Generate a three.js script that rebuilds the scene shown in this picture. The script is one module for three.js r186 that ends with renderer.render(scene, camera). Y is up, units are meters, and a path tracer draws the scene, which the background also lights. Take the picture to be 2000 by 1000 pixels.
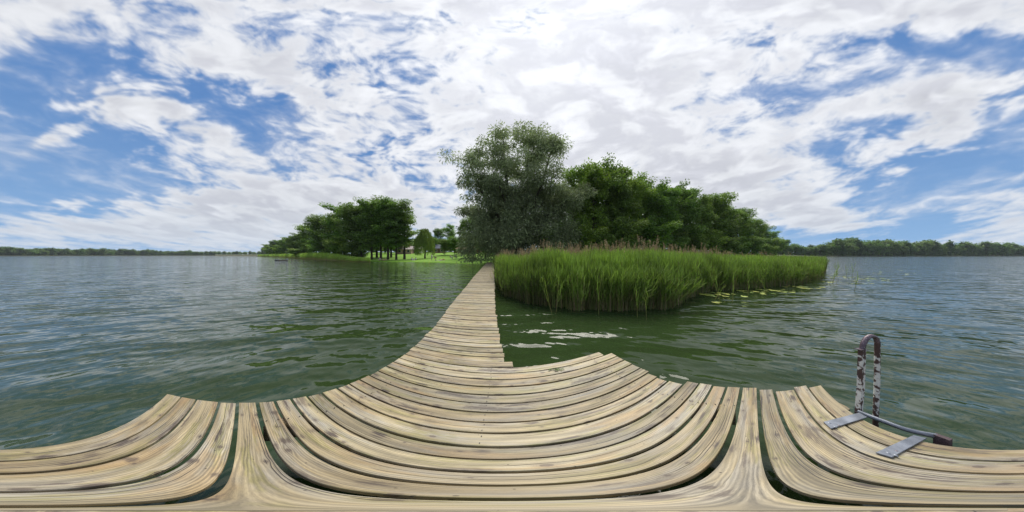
import * as THREE from 'three';
import { toCreasedNormals } from 'three/addons/utils/BufferGeometryUtils.js';
import { MarchingCubes } from 'three/addons/objects/MarchingCubes.js';

// ---------------------------------------------------------------- noise and chance
function rng(seed) { let a = seed >>> 0; return () => { a = (a + 0x6d2b79f5) | 0; let t = Math.imul(a ^ (a >>> 15), 1 | a); t = (t + Math.imul(t ^ (t >>> 7), 61 | t)) ^ t; return ((t ^ (t >>> 14)) >>> 0) / 4294967296; }; }
const PERM = new Uint8Array(512); { const r = rng(77), p = [...Array(256).keys()]; for (let i = 255; i > 0; i--) { const j = Math.floor(r() * (i + 1)); [p[i], p[j]] = [p[j], p[i]]; } for (let i = 0; i < 512; i++) PERM[i] = p[i & 255]; }
const GX = new Float32Array(256), GY = new Float32Array(256); for (let i = 0; i < 256; i++) { GX[i] = Math.cos(i * 2.399963); GY[i] = Math.sin(i * 2.399963); }
function noise(x, y, px = 256) {                          // gradient noise, about -0.7 to 0.7; px: period in x
  const x0 = Math.floor(x), y0 = Math.floor(y), fx = x - x0, fy = y - y0;
  const u = fx * fx * fx * (fx * (fx * 6 - 15) + 10), v = fy * fy * fy * (fy * (fy * 6 - 15) + 10);
  const a = ((x0 % px) + px) % px & 255, b = (((x0 + 1) % px) + px) % px & 255, c = y0 & 255, d = (y0 + 1) & 255;
  const h00 = PERM[PERM[a] + c], h10 = PERM[PERM[b] + c], h01 = PERM[PERM[a] + d], h11 = PERM[PERM[b] + d];
  const n0 = GX[h00] * fx + GY[h00] * fy, n1 = GX[h10] * (fx - 1) + GY[h10] * fy, n2 = GX[h01] * fx + GY[h01] * (fy - 1), n3 = GX[h11] * (fx - 1) + GY[h11] * (fy - 1);
  const l = n0 + u * (n1 - n0); return l + v * (n2 + u * (n3 - n2) - l);
}
function fbm(x, y, n, gain = 0.5) { let s = 0, a = 1, f = 1; for (let i = 0; i < n; i++) { s += a * noise(x * f + i * 17.3, y * f - i * 9.1); a *= gain; f *= 2.03; } return s; }
const sm = (a, b, x) => { const t = Math.min(1, Math.max(0, (x - a) / (b - a))); return t * t * (3 - 2 * t); };
const lerp = (a, b, t) => a + (b - a) * t, clamp = (x, a, b) => Math.min(b, Math.max(a, x));

// ---------------------------------------------------------------- camera
const EYE = 2.1, DECK = 0.5, LENS = 1.25;                // eye above the water, deck above the water, tangent of half the view's height
const scene = new THREE.Scene();
const camera = new THREE.PerspectiveCamera(2 * Math.atan(LENS) * 180 / Math.PI, 2, 0.05, 5000);
camera.position.set(0, EYE, 0);
camera.lookAt(0, EYE - 0.0042, -1);
scene.add(camera);
const renderer = new THREE.WebGLRenderer({ antialias: true });
renderer.toneMapping = THREE.LinearToneMapping;
renderer.toneMappingExposure = 1.0;
renderer.shadowMap.enabled = true;
renderer.shadowMap.type = THREE.PCFSoftShadowMap;

// ---------------------------------------------------------------- sky: blue air and a broken sheet of altocumulus
const SUN = new THREE.Vector3(0.30, 1.5, -1).normalize();
// banks of cloud (+) and clear rifts (-), on a map of the northern sky: east, up, half-widths, slant, strength
const BANKS = [
  [0, 1.22, 3.2, 0.06, 0, 0.30], [-0.9, 0.36, 0.9, 0.2, 0, 0.12],
  [-2.45, 0.42, 0.38, 0.30, 0.2, -0.50], [-1.95, 0.34, 0.46, 0.16, 0.0, -0.45], [-1.75, 0.66, 0.56, 0.16, -0.18, -0.42], [-2.2, 0.88, 0.5, 0.14, 0.1, -0.42],
  [-1.35, 0.72, 0.22, 0.11, -0.4, -0.34], [-1.25, 0.50, 0.30, 0.10, -0.35, -0.30], [-0.52, 0.90, 0.20, 0.16, -0.1, -0.34], [-0.70, 1.16, 0.50, 0.05, 0.0, -0.30], [-2.1, 1.0, 0.5, 0.06, 0.0, -0.30],
  [-0.62, 0.46, 0.28, 0.22, 0.2, -0.16], [-1.45, 0.22, 0.2, 0.1, -0.3, -0.1],
  [-2.0, 0.76, 0.30, 0.06, -0.1, 0.36], [-1.78, 0.69, 0.32, 0.085, -0.18, 0.58], [-1.42, 0.55, 0.26, 0.08, -0.45, 0.44], [-2.25, 0.56, 0.30, 0.06, 0.42, 0.62], [-1.05, 0.80, 0.36, 0.18, -0.3, 0.26],
  [-1.55, 0.98, 0.7, 0.08, -0.08, 0.25], [-1.1, 0.25, 0.8, 0.12, 0.0, 0.30], [-2.35, 0.20, 0.25, 0.07, 0.3, 0.2], [-2.0, 0.10, 0.9, 0.06, 0, 0.10], [-1.7, 0.20, 0.9, 0.10, 0.03, 0.34], [-2.2, 0.10, 0.7, 0.05, 0, 0.15],
  [0.35, 0.70, 0.85, 0.55, 0, 0.40], [1.0, 0.35, 0.65, 0.22, -0.1, 0.36], [0.6, 0.95, 0.8, 0.25, 0, 0.25], [1.45, 0.20, 0.30, 0.09, -0.32, 0.30], [1.9, 0.09, 0.26, 0.05, -0.2, 0.10],
  [2.05, 0.36, 0.30, 0.17, 0.25, -0.60], [2.45, 0.55, 0.28, 0.2, 0.2, -0.40], [1.75, 0.62, 0.22, 0.08, 0.4, -0.40], [1.5, 0.50, 0.10, 0.07, 0, -0.32], [1.22, 0.80, 0.22, 0.05, 0.1, -0.44], [1.62, 0.82, 0.40, 0.05, 0.1, -0.40], [2.1, 0.98, 0.45, 0.06, 0.05, -0.46], [1.3, 0.35, 0.10, 0.04, 0, -0.22],
  [1.9, 0.12, 0.5, 0.05, 0.1, -0.35], [1.4, 0.075, 0.25, 0.045, -0.1, -0.45], [1.72, 0.30, 0.22, 0.12, 0, -0.12],
  [2.1, 0.78, 0.32, 0.09, 0.1, 0.52], [2.12, 0.62, 0.16, 0.06, 0.12, 0.50], [2.42, 0.15, 0.2, 0.06, 0.3, 0.2], [1.95, 0.44, 0.13, 0.03, 0.5, 0.25], [2.05, 1.17, 0.8, 0.08, 0, 0.3],
];
function skyColor(x, y, z, out) {
  const el = Math.max(y, 0), D = Math.sqrt(z * z + 0.05), east = x / D, high = el / D;
  const X = east * (0.8 + 0.22 / (high + 0.16)), Z = 1.45 * high + 0.55 * Math.log(high + 0.05) + 3 * Math.max(0, high - 0.95) ** 2 + (z > 0 ? 40 : 0);
  const toSun = x * SUN.x + y * SUN.y + z * SUN.z, ang = Math.acos(clamp(toSun, -1, 1));
  // clear air
  const h = Math.pow(1 - el, 4.0), glow = Math.exp(-ang * 2.4);
  let r = lerp(0.032, 0.26, h) + 0.08 * glow, g = lerp(0.17, 0.48, h) + 0.10 * glow, b = lerp(0.49, 0.78, h) + 0.09 * glow;
  // how far the sky is covered here
  let cov = 0.10;
  if (z < -0.15) {
    const q = x / -z, v = y / -z, fade = sm(-0.15, -0.3, z);
    const qq = q + 0.07 * noise(q * 4, v * 7 + 3), vv = v + 0.045 * noise(q * 5 + 9, v * 8);
    let s = 0;
    for (const [a, c, ra, rc, t, k] of BANKS) { const dx = qq - a, dy = vv - c; if (Math.abs(dx) > 3 * ra + 0.6 || Math.abs(dy) > 3 * rc + 0.6) continue; const ct = Math.cos(t), st = Math.sin(t), e = ((dx * ct + dy * st) / ra) ** 2 + ((dy * ct - dx * st) / rc) ** 2; if (e < 9) s += k * Math.exp(-e); }
    cov += fade * s;
  }
  // the sheet: large heaps, then puffs, then shreds
  const wx = X + 0.10 * fbm(X * 2.1, Z * 2.1 + 40, 3), wz = Z + 0.10 * fbm(X * 2.1 + 70, Z * 2.1, 3);
  const heaps = noise(wx * 1.4 + 7, wz * 1.3), puffs = fbm(wx * 5.0 + 5, wz * 4.6, 6, 0.62);
  const cells = (noise(wx * 14, wz * 12) + 0.6 * noise(wx * 29, wz * 26)) * sm(-0.35, 0.3, noise(X * 0.9 + 20, Z * 0.9));
  let dens = cov + 0.30 * heaps + 0.42 * puffs + 0.26 * cells + 0.06;
  const low = sm(0.0, 0.09, el);
  dens = lerp(dens * 0.6 + 0.06, dens, low);
  const cover = sm(-0.10, 0.40, dens), thick = sm(0.1, 0.75, dens);
  const veil = 0.08 + 0.42 * sm(-0.45, 0.6, noise(wx * 1.6 + 31, wz * 1.6) + 0.5 * puffs) * sm(-0.75, 0.1, cov + 0.35 * puffs);
  const a = clamp(veil + (1 - veil) * cover * 0.97, 0, 1);
  const belly = sm(-0.15, 0.5, fbm(wx * 4.4 + 11.2, wz * 4.2 - 3.3, 5) + 0.3 * thick) * thick;
  const lit = 0.80 + 0.10 * puffs + 0.10 * cells - 0.24 * belly + 0.24 * Math.exp(-ang * ang * 1.6) + 0.12 * Math.exp(-ang * ang * 9);
  const hz = Math.pow(1 - el, 9) * 0.5;
  let cr = lit * 0.965, cg = lit * 0.985, cb = lit * 1.03 + 0.03 * belly;
  cr = lerp(cr, 0.46, hz); cg = lerp(cg, 0.58, hz); cb = lerp(cb, 0.74, hz);
  out[0] = lerp(r, cr, a); out[1] = lerp(g, cg, a); out[2] = lerp(b, cb, a);
}
{
  const W = 4096, H = 2048, data = new Float32Array(W * H * 4), c = [0, 0, 0];
  for (let j = 0; j < H; j++) {
    const up = ((j + 0.5) / H - 0.5) * Math.PI, y = Math.sin(up), k = Math.cos(up);
    if (y < -0.02) { for (let i = 0; i < W; i++) { const o = (j * W + i) * 4; data[o] = 0.35; data[o + 1] = 0.42; data[o + 2] = 0.5; data[o + 3] = 1; } continue; }
    let prev = null;
    for (let i = 0; i < W; i++) {
      const t = ((i + 0.5) / W - 0.5) * 2 * Math.PI, o = (j * W + i) * 4, z = Math.sin(t) * k;
      if (z > 0.25 && (i & 3) && prev) { data[o] = prev[0]; data[o + 1] = prev[1]; data[o + 2] = prev[2]; data[o + 3] = 1; continue; }
      skyColor(Math.cos(t) * k, y, z, c); prev = c;
      data[o] = c[0]; data[o + 1] = c[1]; data[o + 2] = c[2]; data[o + 3] = 1;
    }
  }
  const t = new THREE.DataTexture(data, W, H, THREE.RGBAFormat, THREE.FloatType);
  t.mapping = THREE.EquirectangularReflectionMapping; t.magFilter = THREE.LinearFilter; t.minFilter = THREE.LinearFilter; t.colorSpace = THREE.LinearSRGBColorSpace; t.needsUpdate = true;
  scene.background = t; scene.environment = t;
}
const sun = new THREE.DirectionalLight(new THREE.Color(1, 0.95, 0.86), 4.8);
sun.position.copy(SUN).multiplyScalar(300); sun.target.position.set(0, 0, -40); sun.position.add(sun.target.position);
sun.castShadow = true; sun.shadow.radius = 70; sun.shadow.mapSize.set(4096, 4096);
Object.assign(sun.shadow.camera, { left: -220, right: 220, top: 220, bottom: -220, near: 10, far: 900 });
sun.name = 'sun'; sun.target.name = 'sun_target';
scene.add(sun, sun.target);

// ---------------------------------------------------------------- helpers
const taken = new Map();
function numbered(name) { const n = taken.get(name) ?? 0; taken.set(name, n + 1); return n ? `${name}_${String(n).padStart(3, '0')}` : name; }
function tag(o, label, category, group, kind) { if (label) o.userData.label = label; if (category) o.userData.category = category; if (group) o.userData.group = group; if (kind) o.userData.kind = kind; return o; }
function thing(name, label, category, pos = [0, 0, 0], turn = 0, group) { const o = new THREE.Group(); o.name = numbered(name); o.position.set(...pos); o.rotation.y = turn; scene.add(o); return tag(o, label, category, group); }
function part(name, geo, mat, parent) { const m = new THREE.Mesh(geo, mat); m.name = name; m.castShadow = m.receiveShadow = true; parent.add(m); return m; }
function structure(name, geo, mat) { const m = part(numbered(name), geo, mat, scene); m.userData.kind = 'structure'; return m; }
function copyOf(src, label, pos, turn, scale, group) { const o = src.clone(); o.name = numbered(src.name.replace(/_\d{3}$/, '')); o.userData = { ...src.userData, label, group: group ?? src.userData.group }; o.position.set(...pos); o.rotation.y = turn; o.scale.set(...scale); scene.add(o); return o; }
class Geo {
  constructor() { this.p = []; this.uv = []; this.c = []; this.i = []; }
  get n() { return this.p.length / 3; }
  v(x, y, z, u = 0, w = 0, c) { this.p.push(x, y, z); this.uv.push(u, w); if (c) this.c.push(c[0], c[1], c[2]); return this.n - 1; }
  quad(a, b, c, d) { this.i.push(a, b, c, a, c, d); }
  tri(a, b, c) { this.i.push(a, b, c); }
  build(flat) {
    const g = new THREE.BufferGeometry();
    g.setAttribute('position', new THREE.Float32BufferAttribute(this.p, 3)); g.setAttribute('uv', new THREE.Float32BufferAttribute(this.uv, 2));
    if (this.c.length === this.p.length) g.setAttribute('color', new THREE.Float32BufferAttribute(this.c, 3));
    g.setIndex(this.i); g.computeVertexNormals(); return g;
  }
  // a tapered round limb through points [x, y, z, radius]
  limb(pts, sides = 6, c) {
    const V = THREE.Vector3, base = this.n, up = new V(0.31, 0.2, 0.93);
    pts.forEach((q, k) => {
      const a = pts[Math.max(0, k - 1)], b = pts[Math.min(pts.length - 1, k + 1)], t = new V(b[0] - a[0], b[1] - a[1], b[2] - a[2]).normalize(), n = new V().crossVectors(t, up).normalize(), m = new V().crossVectors(t, n);
      for (let s = 0; s < sides; s++) { const an = s / sides * 2 * Math.PI, cs = Math.cos(an) * q[3], sn = Math.sin(an) * q[3]; this.v(q[0] + n.x * cs + m.x * sn, q[1] + n.y * cs + m.y * sn, q[2] + n.z * cs + m.z * sn, s / sides, k, c); }
    });
    for (let k = 0; k < pts.length - 1; k++) for (let s = 0; s < sides; s++) { const a = base + k * sides + s, b = base + k * sides + (s + 1) % sides; this.quad(a, b, b + sides, a + sides); }
    const last = base + (pts.length - 1) * sides; for (let s = 1; s < sides - 1; s++) this.tri(last, last + s, last + s + 1);
  }
  leaf(x, y, z, dx, dy, dz, nx, ny, nz, L, Wd, c) {        // a leaf from a stalk point along d, lying across n, slightly folded
    let sx = dy * nz - dz * ny, sy = dz * nx - dx * nz, sz = dx * ny - dy * nx; const l = Math.hypot(sx, sy, sz) || 1; sx *= Wd / l; sy *= Wd / l; sz *= Wd / l;
    const a = this.v(x, y, z, 0, 0, c), b = this.v(x + dx * L * 0.5 + sx, y + dy * L * 0.5 + sy, z + dz * L * 0.5 + sz, 0, 0, c), t = this.v(x + dx * L, y + dy * L - L * 0.1, z + dz * L, 0, 0, c), d = this.v(x + dx * L * 0.5 - sx, y + dy * L * 0.5 - sy, z + dz * L * 0.5 - sz, 0, 0, c);
    this.quad(a, b, t, d);
  }
}
function texture(w, h, fn, srgb, repeat) {
  const d = new Uint8Array(w * h * 4);
  for (let y = 0; y < h; y++) for (let x = 0; x < w; x++) { const c = fn(x, y), o = (y * w + x) * 4; for (let k = 0; k < 3; k++) d[o + k] = clamp(Math.round(c[k] ?? c[0]), 0, 255); d[o + 3] = 255; }
  const t = new THREE.DataTexture(d, w, h); t.wrapS = t.wrapT = THREE.RepeatWrapping; t.magFilter = THREE.LinearFilter; t.minFilter = THREE.LinearMipmapLinearFilter; t.generateMipmaps = true;
  if (srgb) t.colorSpace = THREE.SRGBColorSpace; if (repeat) t.repeat.set(...repeat); t.needsUpdate = true; return t;
}
const std = (o) => new THREE.MeshStandardMaterial(o), phys = (o) => new THREE.MeshPhysicalMaterial(o), rgb = (r, g, b) => new THREE.Color().setRGB(r, g, b);

// ---------------------------------------------------------------- the lake
{
  const N = 2048, L = 26, r = rng(5), hx = new Float32Array(N * N), hy = new Float32Array(N * N);
  const waves = [];
  for (let k = 0; k < 96; k++) {
    const len = 0.14 * Math.pow(18, Math.pow(r(), 1.05)), dir = Math.PI / 2 + 0.22 + (r() + r() + r() - 1.5) * 1.0, kx = Math.round(L / len * Math.cos(dir)), ky = Math.round(L / len * Math.sin(dir)), kk = Math.hypot(kx, ky);
    if (!kk) continue;
    const slope = 0.022 * Math.pow(len / 0.6, 0.2) * (0.5 + r());
    waves.push([kx, ky, kx / kk * slope, ky / kk * slope, r() * 6.283]);
  }
  const cx = new Float32Array(N), sx = new Float32Array(N);
  for (const [kx, ky, ax, ay, ph] of waves) {
    for (let i = 0; i < N; i++) { const t = 2 * Math.PI * kx * i / N; cx[i] = Math.cos(t); sx[i] = Math.sin(t); }
    for (let j = 0; j < N; j++) { const t = 2 * Math.PI * ky * j / N + ph, c = Math.cos(t), s = Math.sin(t); for (let i = 0, o = j * N; i < N; i++, o++) { const v = cx[i] * c - sx[i] * s; hx[o] += ax * v; hy[o] += ay * v; } }
  }
  const d = new Uint8Array(N * N * 4);
  for (let j = 0; j < N; j++) for (let i = 0; i < N; i++) {   // wave trains come in patches: calmer and livelier water
    const o = j * N + i, m = 0.72 + 0.9 * clamp(noise(i / N * 6, j / N * 6, 6) * 0.5 + 0.5 * noise(i / N * 14 , j / N * 14 + 5, 14), -0.5, 0.7), nx = -hx[o] * m, ny = -hy[o] * m, l = 1 / Math.hypot(nx, ny, 1);
    d[o * 4] = 127.5 + 127.5 * nx * l; d[o * 4 + 1] = 127.5 + 127.5 * ny * l; d[o * 4 + 2] = 127.5 + 127.5 * l; d[o * 4 + 3] = 255;
  }
  const nm = new THREE.DataTexture(d, N, N); nm.wrapS = nm.wrapT = THREE.RepeatWrapping; nm.magFilter = THREE.LinearFilter; nm.needsUpdate = true;
  const fine = texture(1024, 1024, (x, y) => { const u = x / 1024, v = y / 1024; let s = 0; for (let k = 0, f = 16, a = 1; k < 3; k++, f *= 2, a *= 0.5) s += a * noise(u * f + k * 0, v * f * 1.0 + 0.5 * noise(u * f, v * f, f), f); const e = sm(0, 0.06, v) * sm(1, 0.94, v); return [127 + 120 * s * e]; });
  fine.repeat.set(6.5, 6.5); fine.rotation = 0.2;
  const water = phys({ color: rgb(0.021, 0.037, 0.012), roughness: 0.05, ior: 1.2, normalMap: nm, normalScale: new THREE.Vector2(1, 1), bumpMap: fine, bumpScale: 0.006 });
  const g = new Geo(), S = 3000;
  g.v(-S, 0, 30, -S / L, -30 / L); g.v(S, 0, 30, S / L, -30 / L); g.v(S, 0, -S, S / L, S / L); g.v(-S, 0, -S, -S / L, S / L); g.quad(0, 1, 2, 3);
  structure('lake', g.build(), water);
}

// ---------------------------------------------------------------- the land: shorelines [bearing as east per north, distance north]
const SHORE = [[-1.45, 420], [-1.225, 300], [-1.1, 180], [-1.0, 118], [-0.875, 86], [-0.78, 72], [-0.7125, 65], [-0.5, 62], [-0.375, 56], [-0.25, 51], [-0.15, 47.5], [-0.09, 44.5], [0.0, 41], [0.3, 40], [0.5, 46], [0.75, 58], [1.0, 76], [1.2, 128], [1.3, 195], [1.36, 260], [1.5, 330]];
function shoreAt(q) { for (let k = 1; k < SHORE.length; k++) if (q <= SHORE[k][0]) { const [a, da] = SHORE[k - 1], [b, db] = SHORE[k]; return lerp(da, db, clamp((q - a) / (b - a), 0, 1)); } return SHORE[SHORE.length - 1][1]; }
const rise = (pts, o) => { for (let k = 1; k < pts.length; k++) if (o <= pts[k][0]) return lerp(pts[k - 1][1], pts[k][1], (o - pts[k - 1][0]) / (pts[k][0] - pts[k - 1][0])); return pts[pts.length - 1][1]; };
const LAWN_RISE = [[-1, -0.3], [0, 0.02], [0.4, 0.22], [4, 0.42], [18, 1.0], [45, 2.9], [80, 4.2], [300, 6]], WOOD_RISE = [[-1, -0.3], [0, 0.02], [1, 0.2], [10, 0.5], [60, 2], [400, 5]];
const isLawn = (q) => q > -0.72 && q < -0.02;
function groundAt(q, north) { const o = north - shoreAt(q), m = sm(-0.10, 0.0, q); return lerp(rise(isLawn(q) ? LAWN_RISE : WOOD_RISE, o), rise(WOOD_RISE, o), isLawn(q) ? m : 1) + 0.05 * noise(q * north * 0.2, north * 0.2); }
function landStrip(name, q0, q1, offs, mat, dist = shoreAt, height = groundAt) {
  const g = new Geo(), nq = Math.max(8, Math.ceil((q1 - q0) / 0.012));
  for (let i = 0; i <= nq; i++) { const q = lerp(q0, q1, i / nq), d = dist(q); for (const o of offs) { const n = d + o + (o < 3 ? 0.35 * noise(q * d * 0.9, 3) : 0), x = q * n; g.v(x, height(q, d + o), -n, x, n); } }
  const m = offs.length; for (let i = 0; i < nq; i++) for (let k = 0; k < m - 1; k++) { const a = i * m + k; g.quad(a, a + m, a + m + 1, a + 1); }
  return structure(name, g.build(), mat);
}
const grassTex = texture(512, 512, (x, y) => { const u = x / 512 * 16, v = y / 512; const n = noise(u * 8, v * 128, 128) * 0.5 + noise(u, v * 16, 16) * 0.7 + 0.5 * noise(u * 3 , v * 48, 48); const dry = sm(0.15, 0.5, noise(u * 0.5 + 3, v * 8, 8)); return [102 + 40 * n + 30 * dry, 138 + 42 * n + 8 * dry, 26 + 20 * n + 12 * dry]; }, true, [0.11, 0.11]);
const lawnMat = std({ map: grassTex, roughness: 0.95, color: rgb(0.82, 0.92, 0.46) });
const litterTex = texture(256, 256, (x, y) => { const n = noise(x / 8, y / 8, 32) + noise(x / 3, y / 3); return [62 + 30 * n, 64 + 34 * n, 34 + 20 * n]; }, true, [0.2, 0.2]);
const litterMat = std({ map: litterTex, roughness: 1 });
const OFFS = [-1, -0.2, 0, 0.25, 0.6, 1.2, 3, 6, 10, 16, 24, 34, 46, 60, 80, 120, 200, 320];
landStrip('wooded_ground', -1.45, -0.7201, OFFS, litterMat);
landStrip('lawn', -0.72, -0.035, OFFS, lawnMat);
landStrip('forest_ground', -0.0349, 1.5, OFFS, litterMat);
const farLeft = (q) => lerp(430, 760, sm(-2.7, -1.15, q)), farRight = (q) => lerp(330, 420, sm(1.25, 2.7, q));
const farH = (f) => (q, n) => rise([[-1, -0.3], [0, 0.05], [3, 0.7], [60, 3], [400, 10]], n - f(q));
landStrip('distant_shore', -3.2, -1.0, [-1, 0, 3, 20, 60, 150], litterMat, farLeft, farH(farLeft));
landStrip('distant_shore', 1.2, 3.2, [-1, 0, 3, 20, 60, 150], litterMat, farRight, farH(farRight));

// ---------------------------------------------------------------- weathered softwood
function woodPair(seed) {
  const W = 2048, H = 256, LX = 3.3, LY = 0.29, r = rng(seed);
  const knots = [...Array(17)].map(() => [r() * LX, r() * LY, 0.005 + 0.012 * r() * r(), 0.5 + r()]), stains = [...Array(24)].map(() => [r() * LX, r() * LY, 0.03 + 0.3 * r() * r(), 0.008 + 0.034 * r() * r(), r()]), cracks = [...Array(14)].map(() => [r() * LX, r() * LY, 0.15 + 0.4 * r()]), holes = [...Array(16)].map(() => [r() * LX, r() * LY, 0.0025 + 0.002 * r()]);
  const col = new Float32Array(W * H * 3), bump = new Float32Array(W * H);
  const near = (d, L) => { d = Math.abs(d) % L; return Math.min(d, L - d); };
  for (let j = 0; j < H; j++) for (let i = 0; i < W; i++) {
    const x = i / W * LX, y = j / H * LY, u = i / W; let warp = 0.010 * noise(u * 6, y * 9, 6) + 0.003 * noise(u * 24, y * 40, 24), knot = 0, ring = 0;
    for (const [kx, ky, kr, kk] of knots) { const dx = near(x - kx, LX), dy = ((y - ky + LY * 1.5) % LY) - LY / 2; if (dx > 0.25) continue; const e = Math.hypot(dx / (kr * 1.5), dy / kr); warp += Math.sign(dy) * -kr * 0.9 * Math.exp(-((dx / (kr * 4)) ** 2) - Math.abs(dy) / (kr * 2.4)); const nn = 0.25 * noise(x * 160, y * 260); knot = Math.max(knot, sm(1.25 + nn, 0.7 + nn, e)); ring = Math.max(ring, kk * 0.6 * sm(3.2, 1.0, e + nn)); }
    const gy = y + warp, g1 = Math.sin(gy * 520 + 9 * noise(u * 5, y * 14, 5) + 3 * noise(u * 14, y * 60, 14)), g2 = noise(u * 40, gy * 900, 40), g3 = noise(u * 130, gy * 2300, 130), soft = sm(-0.4, 0.4, noise(u * 6 + 90, y * 18, 6)), g = (0.5 * g1 + 0.85 * g2) * (0.45 + 0.75 * soft) + 0.45 * g3;
    const grey = sm(-0.3, 0.45, noise(u * 5 + 50, y * 7 + 2, 5) + 0.4 * noise(u * 20, y * 40, 20)), green = sm(0.05, 0.55, noise(u * 7, y * 14 + 30, 7) + 0.5 * noise(u * 40, y * 90, 40)), warm = sm(0.0, 0.5, noise(u * 4, y * 10 + 60, 4) + 0.3 * noise(u * 30, y * 30 + 8, 30));
    let R = 184, G = 171, B = 138;
    R = lerp(R, 182, grey); G = lerp(G, 177, grey); B = lerp(B, 164, grey);
    R = lerp(R, 158, green * 0.7); G = lerp(G, 152, green * 0.7); B = lerp(B, 98, green * 0.7);
    R = lerp(R, 182, warm * 0.55); G = lerp(G, 150, warm * 0.55); B = lerp(B, 100, warm * 0.55);
    const k = 1 + 0.25 * g + 0.28 * noise(u * 9, y * 30 + 17, 9); R *= k; G *= k * 0.995; B *= k * 0.98;
    let dark = 0; for (const [a, b, la, lb, s] of stains) { const dx = near(x - a, LX) / la, dy = ((y - b + LY * 1.5) % LY - LY / 2) / lb; if (dx < 2) dark = Math.max(dark, (0.3 + 0.62 * s) * sm(1.35, 0.15, Math.hypot(dx, dy) + 1.1 * noise(u * 34, y * 90 + a, 34) + 0.6 * noise(u * 120, y * 300 + a, 120) + 0.5 * g2)); }
    dark = Math.max(dark, ring * 0.28, knot * 0.6); R = lerp(R, 84, dark); G = lerp(G, 70, dark); B = lerp(B, 60, dark);
    let slit = 0; for (const [a, b, l] of cracks) { const dx = ((x - a + LX * 1.5) % LX) - LX / 2; if (Math.abs(dx) < l) { const dy = Math.abs(((gy - b + LY * 1.5) % LY) - LY / 2 - 0.006 * noise(x * 6 + a, 2)); slit = Math.max(slit, sm(0.0022, 0.0006, dy) * sm(l, l * 0.6, Math.abs(dx))); } }
    for (const [a, b, hr] of holes) { const dx = near(x - a, LX); if (dx < 0.01) slit = Math.max(slit, sm(hr, hr * 0.6, Math.hypot(dx, y - b))); }
    R = lerp(R, 40, slit * 0.85); G = lerp(G, 34, slit * 0.85); B = lerp(B, 28, slit * 0.85);
    const o = j * W + i; col[o * 3] = R; col[o * 3 + 1] = G; col[o * 3 + 2] = B; bump[o] = 150 + 42 * g - 60 * slit * 2 + 20 * knot;
  }
  return [texture(W, H, (x, y) => { const o = (y * W + x) * 3; return [col[o], col[o + 1], col[o + 2]]; }, true, [1 / LX, 1 / LY]), texture(W, H, (x, y) => [bump[y * W + x]], false, [1 / LX, 1 / LY])];
}
const woods = [11, 29, 53].map(woodPair), tones = [[1.0, 0.98, 0.95], [0.86, 0.82, 0.76], [1.08, 1.06, 1.02], [0.76, 0.76, 0.75], [1.15, 1.17, 1.2], [0.95, 0.97, 0.88]];
const boardMats = []; for (const [m, b] of woods) for (const t of tones) boardMats.push(std({ map: m, bumpMap: b, bumpScale: 0.0022, roughness: 0.55, color: rgb(t[0] * 0.53, t[1] * 0.51, t[2] * 0.485) }));

// ---------------------------------------------------------------- the pier: boards bowed round the bathing platform, then a straight footway to the shore
// plan of the boards: d counts boards away from the platform's middle, s runs along a board; both in units of 1.65 m of timber
const SKEW = -0.0855, TIMBER = 1.65;
function plan(d, s, side) {
  let a = Math.atan2(s, d); if (side < 0 && a > Math.PI / 2) a -= 2 * Math.PI; if (side > 0 && a < -Math.PI / 2) a += 2 * Math.PI; a += SKEW;
  const n = 1.28 / (Math.atan2(1, Math.hypot(d, s)) / (Math.PI / 2) + 0.004);
  return [a / Math.PI * 2.5 * n, -n];
}
const pier = thing('wooden_pier', 'long weathered plank pier with bowed bathing platform leading to the lawn', 'pier');
const bRand = rng(401);
function board(d0, d1, s0, s1, { side = 0, n = 40, lift = 0, mat, thick = 0.02 } = {}) {
  const g = new Geo(), prof = [[0, -thick], [0, -0.003], [0.02, 0], [0.2, 0], [0.4, 0], [0.6, 0], [0.8, 0], [0.98, 0], [1, -0.003], [1, -thick]], m = prof.length, ou = bRand() * 3.3, ov = bRand() * 0.29, ph = bRand() * 100, cup = (bRand() - 0.5) * 0.004, tip0 = (bRand() - 0.5) * 0.006, tip1 = (bRand() - 0.5) * 0.006, row = [];
  for (let k = 0; k <= n; k++) {
    const s = lerp(s0, s1, k / n), w = 0.0012 * noise(s * 5 + ph, 1), w2 = 0.0012 * noise(s * 5 + ph, 7);
    for (const [t, y] of prof) { const d = lerp(d0 + w, d1 + w2, t), [x, z] = plan(d, s, side); g.v(x, DECK + y + lift + cup * (2 * t - 1) ** 2 + lerp(tip0, tip1, k / n) + 0.0015 * noise(s * 4 + ph, t * 3), z, s * TIMBER + ou, (d - d0) * TIMBER + ov + (y < -0.01 ? 0.02 : 0)); }
  }
  for (let k = 0; k < n; k++) for (let j = 0; j < m - 1; j++) { const a = k * m + j; g.quad(a, a + 1, a + 1 + m, a + m); }
  for (const k of [0, n]) { const o = k * m, base = g.n; for (let j = 0; j < m; j++) g.v(g.p[(o + j) * 3], g.p[(o + j) * 3 + 1], g.p[(o + j) * 3 + 2], g.uv[(o + j) * 2] * 0.05, g.uv[(o + j) * 2 + 1]); for (let j = 1; j < m - 1; j++) g.tri(base, base + j, base + j + 1); }
  const ny = g.build().attributes.normal.getY(4); if (ny < 0) for (let i = 0; i < g.i.length; i += 3) { const t = g.i[i]; g.i[i] = g.i[i + 1]; g.i[i + 1] = t; }
  return part('plank', toCreasedNormals(g.build(), 0.5), mat ?? boardMats[Math.floor(bRand() * boardMats.length)], pier);
}
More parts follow.
